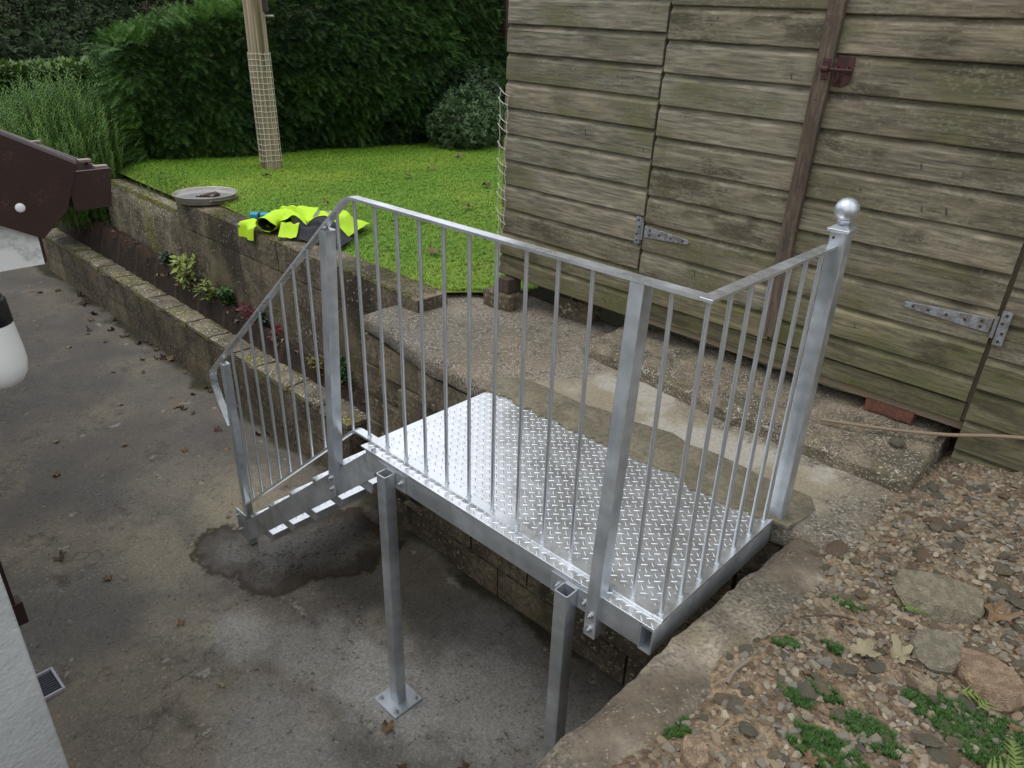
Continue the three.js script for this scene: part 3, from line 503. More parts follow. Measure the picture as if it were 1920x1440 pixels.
// ---------------------------------------------------------------- shed
{
  const S = thing('timber_shed', 'weathered shiplap timber shed with double doors on the concrete slab', 'shed', [-2.4067, 0, -1.714]);
  S.rotation.set(0, 0.0138, -0.018, 'YXZ');
  const P = 0.1474, Y0 = 0.4928, r = mulberry(77), TOP = 2.75;
  const prof = h => { const s = new THREE.Shape(); s.moveTo(0, 0.0005); s.lineTo(0.021, 0); s.lineTo(0.024, 0.004); s.lineTo(0.0225, h - 0.034); s.lineTo(0.016, h - 0.024); s.lineTo(0.006, h - 0.014); s.lineTo(0.002, h + 0.004); s.lineTo(0, h + 0.004); s.closePath(); return s; };
  function board(parent, x0, x1, y, h, z, mat) {
    const g = new THREE.ExtrudeGeometry(prof(h), { depth: x1 - x0, bevelEnabled: false }).rotateY(Math.PI / 2); // profile x -> -z, extrusion -> +x
    g.applyMatrix4(new THREE.Matrix4().makeScale(1, 1, -1)); flip(g); g.computeVertexNormals();
    g.translate(x0, y, z + (r() - 0.5) * 0.003);
    const k = (r() - 0.5) * 0.0016; g.rotateZ(0); const gg = boardUV(g, Math.floor(r() * ROWS), r(), x0, y); gg.translate(0, k, 0);
    return mesh('board', gg, mat, parent);
  }
  function flip(g) { const p = g.index ? g.index.array : null; if (p) { for (let i = 0; i < p.length; i += 3) { const t = p[i]; p[i] = p[i + 1]; p[i + 1] = t; } } else { const a = g.attributes.position; for (let i = 0; i < a.count; i += 3) { const q = [a.getX(i), a.getY(i), a.getZ(i)]; a.setXYZ(i, a.getX(i + 1), a.getY(i + 1), a.getZ(i + 1)); a.setXYZ(i + 1, ...q); } } }
  const fill = (parent, x0, x1, ya, off, z, mats) => { for (let k = -6; k < 18; k++) { let y = Y0 + off + k * P, h = P; if (y + P < ya + 0.02 || y > TOP) continue; if (y < ya) { h = y + P - ya; y = ya; } board(parent, x0, x1, y, h, z, mats(y)); } };
  const fixed = group('fixed_panel', S); fill(fixed, 0.0, 1.040, 0.212, 0, 0, y => y < 0.4 ? woodMoss : y < 0.62 ? woodGreen : woodGrey);
  const d1 = group('door', S); fill(d1, 1.056, 1.838, 0.332, -0.03, 0.003, y => y < 0.42 ? woodMoss : y < 0.75 ? woodGreen : r() < 0.5 ? woodGrey : woodGreen); d1.userData.label = 'left door leaf of grey-green boards';
  const d2 = group('door', S); fill(d2, 1.846, 2.733, 0.336, 0.1057 - P, 0.001, y => y < 0.5 ? woodMoss : woodGreen); d2.userData.label = 'right door leaf of mossier boards with pale lichen';
  const bt = mesh('cover_batten', boardUV(bx(1.806, 1.876, 0.36, TOP, 0.027, 0.056, 0.004), 3, 0.2, 0.36, 1.79, 'y'), woodBrown, d1); bt.userData.label = 'brown upright cover batten';
  const rp = group('side_panel', S); fill(rp, 2.752, 4.6, 0.02, 0.06, 0.0, y => y < 0.5 ? woodMoss : woodGreen);
  { const g = boardUV(bx(1.045, 2.735, 0.234, 0.324, -0.016, 0.008, 0.003), 7, 0.3, 1.0, 0.19); mesh('sill_board', g, woodMoss, S); }
  // carcass behind the boards
  const lining = std({ color: rgb(0.24, 0.19, 0.13), roughness: 1 });
  mesh('corner_post', bx(-0.002, 0.05, 0.20, TOP, -0.06, -0.005, 0.003), woodBrown, S);
  mesh('inner_lining', bx(0.05, 4.6, 0.235, TOP, -0.05, -0.02, 0), lining, S);
  mesh('floor', bx(0.0, 2.745, 0.19, 0.228, -2.2, -0.02, 0), lining, S);
  mesh('end_wall', bx(-0.012, 0.006, 0.18, TOP, -2.2, -0.062, 0), woodBrown, S);
  mesh('rear_wall', bx(0.0, 4.6, 0.1, TOP, -2.24, -2.202, 0), lining, S);
  mesh('end_wall', bx(4.58, 4.6, 0.02, TOP, -2.2, -0.06, 0), lining, S);
  mesh('roof', new THREE.ExtrudeGeometry(new THREE.Shape([[0.1, TOP - 0.01], [0.1, TOP + 0.04], [-1.15, TOP + 0.55], [-2.4, TOP + 0.04], [-2.4, TOP - 0.01], [-1.15, TOP + 0.49]].map(p => new THREE.Vector2(p[0], p[1]))), { depth: 4.8, bevelEnabled: false }).rotateY(-Math.PI / 2).applyMatrix4(new THREE.Matrix4().makeTranslation(4.7, 0, 0)), std({ color: rgb(0.06, 0.06, 0.055), roughness: 0.95 }), S);
  // T-hinges
  const hingeMat = std({ map: rep(colourTex(256, 256, i => mix3([150, 154, 158], [126, 124, 120], sst(0.4, 0.65, fineB[i * 2])).map(v => v * (0.85 + 0.3 * fineA[i * 2]))), 4, 4), metalness: 0.55, roughness: 0.55 });
  const rust = std({ color: rgb(0.05, 0.025, 0.018), roughness: 0.8 });
  const hinge = (x, y, dir, len) => {
    const h = group('tee_hinge', S), z = 0.0285, sh = new THREE.Shape([[0.016 * dir, -0.03], [len * dir, -0.011], [(len + 0.012) * dir, 0], [len * dir, 0.011], [0.016 * dir, 0.03]].map(p => new THREE.Vector2(p[0], p[1])));
    mesh('strap', new THREE.ExtrudeGeometry(sh, { depth: 0.004, bevelEnabled: true, bevelSize: 0.001, bevelThickness: 0.001, bevelSegments: 1 }).translate(x, y, z), hingeMat, h);
    mesh('leaf', bx(x - 0.044 * dir, x - 0.008 * dir, y - 0.072, y + 0.072, z, z + 0.005, 0.001), hingeMat, h);
    mesh('knuckle', new THREE.CylinderGeometry(0.007, 0.007, 0.09, 10).translate(x + 0.002 * dir, y, z + 0.006), hingeMat, h);
    for (const [a, b] of [[0.05, 0.012], [0.05, -0.012], [0.11, 0], [0.18, 0], [0.25, 0], [0.31, 0], [-0.026, 0.055], [-0.02, 0.02], [-0.03, -0.02], [-0.026, -0.055]]) if (a < len) mesh('screw', new THREE.CylinderGeometry(0.0058, 0.0062, 0.003, 10).rotateX(Math.PI / 2).translate(x + a * dir, y + b, z + 0.0062), rust, h);
  };
  hinge(1.048, 0.71, 1, 0.275); hinge(2.742, 0.682, -1, 0.345);
  // hasp and staple
  const red = std({ map: rep(colourTex(256, 256, i => mix3([82, 48, 44], [62, 40, 36], sst(0.4, 0.6, fineB[i * 2])).map(v => v * (0.75 + 0.5 * fineA[i * 2]))), 5, 5), metalness: 0.25, roughness: 0.65 });
  const hp = group('hasp_latch', S), hx = 1.885, hy = 1.565;
  { const s = new THREE.Shape(); s.moveTo(0, -0.055); s.lineTo(0.035, -0.06); s.quadraticCurveTo(0.068, -0.05, 0.07, -0.02); s.lineTo(0.07, 0.045); s.quadraticCurveTo(0.07, 0.055, 0.06, 0.055); s.lineTo(0, 0.055); s.closePath(); mesh('plate', new THREE.ExtrudeGeometry(s, { depth: 0.005, bevelEnabled: true, bevelSize: 0.001, bevelThickness: 0.001, bevelSegments: 1 }).translate(hx, hy, 0.028), red, hp); }
  mesh('keeper', bx(hx - 0.046, hx - 0.016, hy - 0.035, hy + 0.045, 0.0565, 0.062, 0.001), red, hp);
  mesh('barrel', new THREE.CylinderGeometry(0.012, 0.012, 0.03, 12).rotateZ(Math.PI / 2).translate(hx - 0.031, hy + 0.005, 0.066), red, hp);
  mesh('slide_bolt', new THREE.CylinderGeometry(0.0055, 0.0055, 0.105, 10).rotateZ(Math.PI / 2).translate(hx + 0.025, hy + 0.005, 0.058), red, hp);
  mesh('staple', new THREE.TorusGeometry(0.013, 0.0035, 6, 12).rotateY(Math.PI / 2).translate(hx + 0.012, hy + 0.005, 0.046), red, hp);
  mesh('staple', new THREE.TorusGeometry(0.013, 0.0035, 6, 12).rotateY(Math.PI / 2).translate(hx + 0.056, hy + 0.005, 0.046), red, hp);
  mesh('bolt_handle', tube([[hx + 0.022, hy + 0.0, 0.054], [hx + 0.024, hy - 0.03, 0.05], [hx + 0.018, hy - 0.05, 0.04], [hx + 0.03, hy - 0.055, 0.035]], 0.0055, 6), red, hp);
}
// blocks and brick under the shed floor
const pier = (x0, x1, z0, z1, y0, y1, label) => tag(mesh('concrete_block', rough(x0, x1, y0, y1, z0, z1, 0.04, 0.006, 14, 0.008), wallMat), label, 'block');
pier(-2.47, -2.22, -1.78, -1.60, -0.01, 0.105, 'mossy concrete block under the free corner of the shed');
pier(-1.98, -1.74, -1.95, -1.80, -0.005, 0.14, 'grey concrete block set back in the dark gap below the shed');
{ const b = mesh('timber_packer', boardUV(bx(-2.36, -2.27, 0.108, 0.20, -1.76, -1.64, 0.004), 2, 0.1, -2.36, 0.1), woodBrown); tag(b, 'short brown timber packer on the block under the shed corner', 'timber packer'); }
{ const b = mesh('clay_brick', rough(-0.06, 0.155, 0.087, 0.152, -1.86, -1.755, 0.03, 0.003, 20, 0.006), std({ map: rep(colourTex(256, 256, i => mix3([116, 72, 56], [92, 64, 52], fineB[i * 2]).map(v => v * (0.7 + 0.6 * fineA[i * 2]))), 4, 4), roughness: 0.95 })); tag(b, 'red clay brick packed under the shed sill on the step', 'brick'); }

// torn plastic netting hooked on the shed corner
{
  const gs = [], r = mulberry(91), ex = -2.425, ez = -1.69, A = [], B = [];
  for (let y = 1.32; y > 0.28; y -= 0.05) { A.push([ex + 0.0 + (r() - 0.5) * 0.012, y, ez + (r() - 0.5) * 0.01]); B.push([ex + 0.07 + (r() - 0.5) * 0.022 - 0.03 * sst(0.6, 0.4, y), y - 0.03, ez + 0.015 + (r() - 0.5) * 0.006]); }
  gs.push(tube(A, 0.0023, 5), tube(B, 0.0023, 5));
  for (let i = 0; i < A.length; i += 1.6) { const k = Math.floor(i), a = A[k], b = B[k]; gs.push(tube([[a[0] - 0.012, a[1] + 0.01, a[2]], [(a[0] + b[0]) / 2, (a[1] + b[1]) / 2, a[2] + 0.016], [b[0] + 0.012, b[1], b[2]]], 0.0026, 5)); }
  gs.push(tube([[ex, 0.3, ez], [ex + 0.03, 0.24, ez + 0.02], [ex + 0.05, 0.2, ez + 0.025], [ex + 0.02, 0.16, ez + 0.03]], 0.0028, 5), tube([[ex + 0.04, 0.28, ez + 0.01], [ex + 0.02, 0.21, ez + 0.03], [ex - 0.02, 0.19, ez + 0.02]], 0.0028, 5));
  tag(mesh('plastic_netting', mergeGeometries(gs), std({ color: rgb(0.5, 0.47, 0.4), roughness: 0.7 })), 'ragged strip of pale plastic netting on the shed corner', 'netting');
}
// ---------------------------------------------------------------- house at the edge of the yard
{
  const hs = thing('house', 'white rendered house with brown gutter and bargeboard beside the yard', 'house', [-1.5, 0, 0]);
  const brown = std({ map: rep(colourTex(512, 512, i => { const k = 0.92 + 0.1 * fineB[i] + 0.5 * sst(0.62, 0.8, fineA[i] * 0.5 + fineB[i] * 0.5); return [50 * k, 33 * k, 29 * k]; }), 2.5, 2.5), roughness: 0.34, bumpMap: rep(grit, 5, 5), bumpScale: 0.0006 }), brownIn = std({ color: rgb(0.045, 0.024, 0.02), roughness: 0.5 });
  const whiteR = std({ map: rep(colourTex(512, 512, i => { const k = 0.93 + 0.12 * (fineB[i] - 0.5) + 0.05 * (fineA[i] - 0.5); return [196 * k, 198 * k, 196 * k]; }), 0.8, 0.8), roughness: 0.85, bumpMap: rep(greyTex(512, 512, i => fineB[i] * 0.6 + fineA[i] * 0.4), 1.4, 1.4), bumpScale: 0.006 });
  const whiteP = std({ map: rep(colourTex(512, 512, i => { const k = 1 - 0.25 * sst(0.55, 0.7, fineB[i]) * fineA[i]; return [210 * k, 212 * k, 208 * k]; }), 2, 2), roughness: 0.6 });
  const L = 8;
  // walls (local x: 0 = gable, going to -L)
  mesh('gable_wall', boxUV(new THREE.ExtrudeGeometry(new THREE.Shape([[1.40, H - 0.1], [1.40, 1.2], [3.4, 2.5], [5.4, 1.2], [5.4, H - 0.1]].map(p => new THREE.Vector2(-p[0], p[1]))), { depth: 0.2, bevelEnabled: true, bevelSize: 0.006, bevelThickness: 0.006, bevelSegments: 2 }).rotateY(Math.PI / 2).translate(-0.206, 0, 0)), whiteR, hs);
  mesh('front_wall', bx(-L, -0.21, H - 0.1, 1.1, 1.405, 1.6, 0), whiteR, hs);
  mesh('rear_wall', bx(-L, -0.21, H - 0.1, 1.1, 5.2, 5.395, 0), whiteR, hs);
  const pitch = 0.562, slope = z => 1.292 + (z - 0.93) * pitch;
  const rp = (a, b, t0, t1) => new THREE.Shape([[a, slope(a) + t0], [b, slope(b) + t0], [b, slope(b) + t1], [a, slope(a) + t1]].map(p => new THREE.Vector2(-p[0], p[1])));
  const ex = (s, d, x) => boxUV(new THREE.ExtrudeGeometry(s, { depth: d, bevelEnabled: false }).rotateY(Math.PI / 2).translate(x, 0, 0));
  const roofM = std({ color: rgb(0.05, 0.045, 0.042), roughness: 0.9 });
  mesh('roof', ex(rp(0.935, 3.42, -0.05, -0.012), L - 0.02, -L), roofM, hs);
  mesh('roof', ex(new THREE.Shape([[3.42, slope(3.42) - 0.05], [5.9, slope(3.42) - 0.05 - 2.48 * pitch], [5.9, slope(3.42) - 0.012 - 2.48 * pitch], [3.42, slope(3.42) - 0.012]].map(p => new THREE.Vector2(-p[0], p[1]))), L - 0.02, -L), roofM, hs);
  // bargeboard with rounded verge
  const bb = mesh('bargeboard', boxUV(new THREE.ExtrudeGeometry(new THREE.Shape([[0.932, 1.284], [0.981, 1.165], [1.055, 1.098], [3.42, 1.098 + 2.365 * pitch], [3.42, slope(3.42) - 0.006]].map(p => new THREE.Vector2(-p[0], p[1]))), { depth: 0.02, bevelEnabled: true, bevelSize: 0.002, bevelThickness: 0.002, bevelSegments: 1 }).rotateY(Math.PI / 2).translate(0.0, 0, 0)), brown, hs);
  mesh('verge_roll', new THREE.CylinderGeometry(0.022, 0.022, 2.83, 14).rotateX(Math.PI / 2 - Math.atan(pitch)).translate(0.0, slope(2.17) - 0.02, 2.17), brown, bb);
  mesh('cover_cap', new THREE.SphereGeometry(0.0125, 14, 8).scale(0.45, 1, 1).translate(0.023, 1.187, 1.092), std({ color: rgb(0.7, 0.7, 0.68), roughness: 0.4 }), bb);
  // white box end and soffit
  mesh('box_end', boxUV(new THREE.ExtrudeGeometry(new THREE.Shape([[1.062, 1.02], [1.062, 1.11], [1.42, 1.31], [1.42, 1.02]].map(p => new THREE.Vector2(-p[0], p[1]))), { depth: 0.012, bevelEnabled: false }).rotateY(Math.PI / 2).translate(-0.016, 0, 0)), whiteP, hs);
  mesh('soffit', bx(-L, -0.02, 1.02, 1.03, 1.07, 1.4, 0), whiteP, hs);
  mesh('fascia', bx(-L, -0.02, 1.02, 1.25, 1.05, 1.0615, 0.001), brown, hs);
  // square-line gutter
  const gt = group('gutter', hs), gl = L - 0.05;
  const U = new THREE.Shape([[0.846, 1.258], [0.852, 1.258], [0.866, 1.166], [0.948, 1.166], [0.953, 1.258], [0.959, 1.258], [0.955, 1.16], [0.861, 1.16]].map(p => new THREE.Vector2(-p[0], p[1])));
  mesh('trough', boxUV(new THREE.ExtrudeGeometry(U, { depth: gl, bevelEnabled: false }).rotateY(Math.PI / 2).translate(-gl, 0, 0)), brownIn, gt);
  mesh('stop_end', boxUV(new THREE.ExtrudeGeometry(new THREE.Shape([[0.842, 1.262], [0.859, 1.157], [0.957, 1.157], [0.962, 1.262]].map(p => new THREE.Vector2(-p[0], p[1]))), { depth: 0.006, bevelEnabled: true, bevelSize: 0.001, bevelThickness: 0.001, bevelSegments: 1 }).rotateY(Math.PI / 2).translate(0.001, 0, 0)), brown, gt);
  for (const x of [-0.03, -0.16, -0.62, -1.4, -2.2]) mesh('clip', bx(x - 0.014, x + 0.014, 1.259, 1.267, 0.838, 0.872, 0.001), std({ color: rgb(0.2, 0.14, 0.12), roughness: 0.5 }), gt);
  mesh('fascia_bracket', bx(-L, -0.03, 1.17, 1.25, 0.962, 1.048, 0), brown, gt);
  const dp = group('downpipe', hs);
  mesh('pipe', bx(-0.97, -0.905, -0.70, 1.16, 1.295, 1.36, 0.004), brown, dp);
  mesh('shoe', bx(-0.972, -0.903, -0.80, -0.68, 1.27, 1.362, 0.004), brown, dp);
}
{ // lamp under the eaves
  const l = thing('outdoor_lamp', 'white rounded outdoor lamp with a black collar under the house eaves', 'lamp', [-1.6, 1.02, 1.226]);
  const lw = std({ color: rgb(0.72, 0.72, 0.7), roughness: 0.4 }), lb = std({ color: rgb(0.012, 0.012, 0.016), roughness: 0.45 });
  mesh('shade', new THREE.LatheGeometry([[0.0001, -0.365], [0.03, -0.362], [0.055, -0.348], [0.071, -0.322], [0.077, -0.29], [0.076, -0.25], [0.068, -0.165]].map(p => new THREE.Vector2(...p)), 36), lw, l);
  mesh('collar', new THREE.LatheGeometry([[0.0001, -0.164], [0.0695, -0.166], [0.066, -0.1], [0.058, -0.085], [0.0001, -0.085]].map(p => new THREE.Vector2(...p)), 36), lb, l);
  mesh('stem', cyl(0.012, 0.012, 0.09, 12).translate(0, -0.09, 0), lb, l);
}
{ // gully grating by the house wall
  const d = thing('drain_grate', 'square white-framed gully grate set in the yard by the house wall', 'drain grate', [-2.60, H, 1.27], 0.02);
  const fr = std({ color: rgb(0.42, 0.40, 0.44), roughness: 0.6 }), sm = std({ color: rgb(0.09, 0.085, 0.11), roughness: 0.6 }), br = std({ color: rgb(0.03, 0.028, 0.045), roughness: 0.5 });
  for (const [a, b, c, e] of [[-0.095, 0.095, 0.047, 0.06], [-0.095, 0.095, -0.06, -0.047], [-0.095, -0.082, -0.047, 0.047], [0.082, 0.095, -0.047, 0.047]]) mesh('frame_bar', bx(a, b, 0.002, 0.022, c, e, 0.003), fr, d);
  mesh('sump', bx(-0.082, 0.082, -0.02, 0.003, -0.047, 0.047, 0), br, d);
  for (let k = 0; k < 10; k++) mesh('slat', bx(-0.078 + k * 0.0163, -0.072 + k * 0.0163, 0.004, 0.012, -0.047, 0.047, 0.001), sm, d);
}
// ---------------------------------------------------------------- utility pole
{
  const bxp = -7.11, bz = -2.74, by = lawnY(bxp, bz) - 0.03;
  const p = thing('utility_pole', 'grey wooden utility pole with wire mesh wrapped round its foot on the lawn', 'pole', [bxp, by, bz]);
  p.rotation.z = 0.012; p.rotation.x = -0.006;
  const bark = fbm(512, 512, 30, 4, 4, 501, 0.6), bk2 = fbm(512, 512, 5, 5, 4, 502);
  const woodP = std({ map: rep(colourTex(512, 512, i => mix3([156, 142, 116], [106, 98, 70], sst(0.4, 0.62, bk2[i])).map(v => v * (0.45 + 0.95 * bark[i]))), 2, 1), roughness: 0.95, bumpMap: rep(greyTex(512, 512, i => bark[i]), 2, 1), bumpScale: 0.012 });
  mesh('shaft', new THREE.CylinderGeometry(0.092, 0.112, 6.5, 28, 20).translate(0, 3.25, 0), woodP, p);
  const gs = [], r = mulberry(61), rad = y => 0.112 - 0.020 * y / 6.5 + 0.006;
  for (let y = 0.11; y < 1.26; y += 0.058) { const pts = []; for (let a = 0; a <= 20; a++) { const t = a / 20 * Math.PI * 2; pts.push([Math.cos(t) * rad(y), y + (r() - 0.5) * 0.008, Math.sin(t) * rad(y)]); } gs.push(tube(pts, 0.0035, 4, 36)); }
  for (let k = 0; k < 15; k++) { const t = k / 15 * Math.PI * 2, pts = []; for (let y = 0.09; y < 1.28; y += 0.06) { const a = t + (r() - 0.5) * 0.06; pts.push([Math.cos(a) * (rad(y) + 0.003), y, Math.sin(a) * (rad(y) + 0.003)]); } gs.push(tube(pts, 0.003, 4, 30)); }
  mesh('wire_mesh', mergeGeometries(gs), std({ color: rgb(0.62, 0.58, 0.46), roughness: 0.6 }), p);
  const side = new THREE.Vector3(0.72, 0, -0.7); // towards the right of the pole
  const dk = std({ color: rgb(0.035, 0.026, 0.022), roughness: 0.7 }), zn = std({ color: rgb(0.35, 0.34, 0.32), roughness: 0.5, metalness: 0.6 });
  const put = (n, g, m, y, k) => { g.rotateY(0.77); g.translate(side.x * k, y, side.z * k); return mesh(n, g, m, p); };
  put('cable_guard', bx(-0.03, 0.03, 0, 0.45, -0.035, 0.035, 0.006), dk, 1.62, 0.115);
  put('step_bolt', new THREE.CylinderGeometry(0.012, 0.012, 0.14, 8).rotateZ(Math.PI / 2), zn, 1.58, 0.13);
  put('step_bolt', new THREE.CylinderGeometry(0.014, 0.014, 0.12, 8).rotateZ(Math.PI / 2), zn, 2.32, 0.14);
  put('step_bolt', new THREE.CylinderGeometry(0.024, 0.03, 0.1, 8).rotateZ(Math.PI / 2), dk, 2.16, 0.13);
  mesh('cable', tube([[-0.075, 1.7, 0.08], [-0.075, 2.6, 0.08], [-0.085, 4.5, 0.09], [-0.08, 6.4, 0.085]], 0.011, 6), std({ color: rgb(0.09, 0.11, 0.13), roughness: 0.6 }), p);
}
{ // dark post beyond the shed
  tag(mesh('timber_post', boardUV(bx(-7.42, -7.28, 0.05, 3.6, -6.82, -6.70, 0.006), 4, 0.3, 0, -7.42, 'y'), std({ color: rgb(0.035, 0.018, 0.013), roughness: 0.9 })), 'dark brown timber post between the hedge and the shed corner', 'post');
}
// ---------------------------------------------------------------- things on the garden wall
{
  const p = thing('shallow_pan', 'large shallow metal pan of rainwater on the end of the garden wall', 'pan', [-6.05, 0.098, -1.45], 0.3);
  const alu = std({ map: rep(colourTex(256, 256, i => mix3([176, 174, 166], [150, 146, 136], fineB[i * 2]).map(v => v * (0.85 + 0.3 * fineA[i * 2]))), 3, 3), metalness: 0.5, roughness: 0.5 });
  const pr = [[0.001, 0], [0.245, 0], [0.262, 0.012], [0.283, 0.07], [0.288, 0.073], [0.283, 0.076], [0.276, 0.068], [0.256, 0.016], [0.243, 0.006], [0.001, 0.006]].map(q => new THREE.Vector2(...q));
  mesh('bowl', new THREE.LatheGeometry(pr, 48), alu, p);
  mesh('water', new THREE.CylinderGeometry(0.268, 0.262, 0.004, 40).translate(0, 0.045, 0), std({ color: rgb(0.30, 0.29, 0.29), roughness: 0.08, metalness: 0 }), p);
  const hm = std({ color: rgb(0.06, 0.045, 0.032), roughness: 0.7 });
  mesh('handle', tube([[0.245, 0.045, 0.15], [0.3, 0.05, 0.13], [0.335, 0.055, 0.05], [0.33, 0.055, -0.04], [0.29, 0.05, -0.1], [0.262, 0.045, -0.09]], 0.011, 7, 24), hm, p);
  for (const [x, z] of [[0.232, 0.155], [0.27, 0.085]]) mesh('rivet', new THREE.SphereGeometry(0.011, 8, 6).translate(x, 0.045, z), alu, p);
  const rr = mulberry(66), pts = []; for (let i = 0; i < 22; i++) pts.push(new THREE.Vector3((rr() - 0.5) * 0.24, rr() * 0.05 + 0.02 * (i % 3), (rr() - 0.5) * 0.11)); pts.push(new THREE.Vector3(0.07, 0.085, -0.02), new THREE.Vector3(0.1, 0.08, 0.01));
  const s = mesh('stone', boxUV(new ConvexGeometry(pts)), std({ map: rep(colourTex(256, 256, i => mix3([64, 50, 42], [176, 166, 150], sst(0.55, 0.7, fineB[i * 2])).map(v => v * (0.7 + 0.6 * fineA[i * 2]))), 3, 3), roughness: 0.85 })); s.position.set(-6.0, 0.102, -1.44); s.rotation.y = 0.9; tag(s, 'dark broken stone lying in the pan of rainwater', 'stone');
}
{
  // hi-vis jacket thrown down over the wall top
  const j = thing('hi_vis_jacket', 'fluorescent yellow work jacket with grey stripe and dark lining on the wall', 'jacket', [0.19, 0, 0.0]);
  const yl = std({ color: rgb(0.46, 0.72, 0.014), roughness: 0.7, side: THREE.DoubleSide, bumpMap: rep(grit, 4, 4), bumpScale: 0.002 }), nv = std({ color: rgb(0.012, 0.013, 0.018), roughness: 0.75, side: THREE.DoubleSide }), gy = std({ color: rgb(0.2, 0.2, 0.2), roughness: 0.4, metalness: 0.3, side: THREE.DoubleSide });
  const base = (x, z) => Math.max(z > upZ(x) - 0.27 ? 0.092 : lawnY(x, z) + 0.03, 0.09);
  const A = [-4.84, -1.16], B = [-5.16, -1.56], C = [-4.45, -2.06], D = [-4.08, -1.47];
  const at = (s, t) => [mix(mix(A[0], B[0], t), mix(D[0], C[0], t), s), mix(mix(A[1], B[1], t), mix(D[1], C[1], t), s)];
  const lift = (s, t) => 0.045 + 0.10 * Math.sin(Math.PI * clamp(t * 0.95 + 0.05)) * (0.65 + 0.35 * Math.sin(Math.PI * s)) + 0.03 * Math.sin(s * 15 + t * 5 + 3 * n3(s * 3, t * 3, 1)) * Math.sin(Math.PI * t) + 0.035 * n3(s * 7 + t * 2, t * 5 - s, 5) * Math.sin(Math.PI * clamp(s)) + 0.012 * n3(s * 16, t * 12, 2);
  const patch = (name, s0, s1, t0, t1, mat, nx, ny, up, edge) => { const g = grid(nx, ny, (u, v) => { const s = mix(s0, s1, u), t = mix(t0, t1, v) + n3f(s * 3, 0, t0 + 1, 3) * edge, [x, z] = at(s, t), e = Math.min(1, 6 * Math.min(t, 1 - t, s, 1 - s) + 0.12); return [x, base(x, z) + Math.max(0.006, lift(s, t) * clamp(e)) + up, z]; }); return mesh(name, g, mat, j); };
  patch('shell', 0.02, 0.97, 0.3, 1, yl, 90, 50, 0, 0.02);
  patch('stripe', 0.60, 0.655, 0.315, 0.985, gy, 5, 34, 0.005, 0.02);
  patch('lining', 0.42, 1, 0.02, 0.36, nv, 46, 22, -0.006, 0.02);
  patch('front_flap', 0.30, 0.50, 0.0, 0.16, yl, 18, 10, 0.016, 0.03);
  // sleeve: crumpled tube with an open cuff
  const slv = (path, r0, r1, sd) => { const c = new THREE.CatmullRomCurve3(path.map(q => new THREE.Vector3(...q))), n = 18, fr = c.computeFrenetFrames(n, false), pos = [], idx = []; for (let i = 0; i <= n; i++) { const P = c.getPoint(i / n), rad = mix(r0, r1, i / n); for (let k = 0; k <= 18; k++) { const a = k / 18 * 6.2832, q = rad * (1 + 0.22 * n3(i * 0.6, Math.cos(a) * 1.6 + sd, Math.sin(a) * 1.6)), N = fr.normals[i], Bn = fr.binormals[i]; pos.push(P.x + (N.x * Math.cos(a) + Bn.x * Math.sin(a)) * q, P.y + (N.y * Math.cos(a) + Bn.y * Math.sin(a)) * q * 0.72, P.z + (N.z * Math.cos(a) + Bn.z * Math.sin(a)) * q); } } for (let i = 0; i < n; i++) for (let k = 0; k < 18; k++) { const a = i * 19 + k; idx.push(a, a + 19, a + 1, a + 1, a + 19, a + 20); } const g = new THREE.BufferGeometry(); g.setAttribute('position', new THREE.Float32BufferAttribute(pos, 3)); g.setIndex(idx); g.computeVertexNormals(); return boxUV(g); };
  mesh('sleeve', slv([[-4.78, 0.17, -1.25], [-4.86, 0.185, -1.40], [-4.82, 0.20, -1.55], [-4.7, 0.19, -1.68]], 0.082, 0.105, 3), yl, j);
  mesh('sleeve_lining', slv([[-4.79, 0.168, -1.262], [-4.86, 0.183, -1.40], [-4.82, 0.198, -1.54]], 0.070, 0.085, 3), nv, j);
  // flap hanging over the edge of the wall
  { const g = grid(14, 12, (u, v) => { const x = mix(-5.12, -4.88, u), e = upZ(x) + 0.012, d = v * 0.2; const over = Math.max(0, d - 0.1); return [x + n3(u * 4, v * 3, 2) * 0.01, 0.135 + 0.02 * Math.sin(u * 7) * (1 - v) - Math.max(0, d - 0.08) * 0.95 + 0.014, e - 0.09 + Math.min(d, 0.1) * 1.05 + over * 0.15 + 0.012 * Math.sin(u * 9 + 1)]; }); mesh('hanging_flap', g, yl, j); }
  mesh('press_stud', new THREE.SphereGeometry(0.008, 8, 6).translate(-5.1, 0.115, upZ(-5.1) + 0.042), nv, j);
  const b = thing('blue_case', 'small bright blue case with black edging beside the yellow jacket', 'case', [-4.95, 0.155, -1.40], 0.75);
  const bl = std({ color: rgb(0.02, 0.26, 0.42), roughness: 0.4 });
  mesh('body', new RoundedBoxGeometry(0.17, 0.07, 0.075, 3, 0.022), bl, b); mesh('strap', new RoundedBoxGeometry(0.03, 0.076, 0.081, 2, 0.02), std({ color: rgb(0.01, 0.012, 0.015), roughness: 0.6 }), b); mesh('trim', bx(-0.075, 0.075, -0.012, -0.004, -0.039, 0.039, 0.003), std({ color: rgb(0.01, 0.012, 0.015), roughness: 0.6 }), b);
}
// ---------------------------------------------------------------- vegetation
const leafM = std({ color: 0xffffff, roughness: 0.62, side: THREE.DoubleSide });
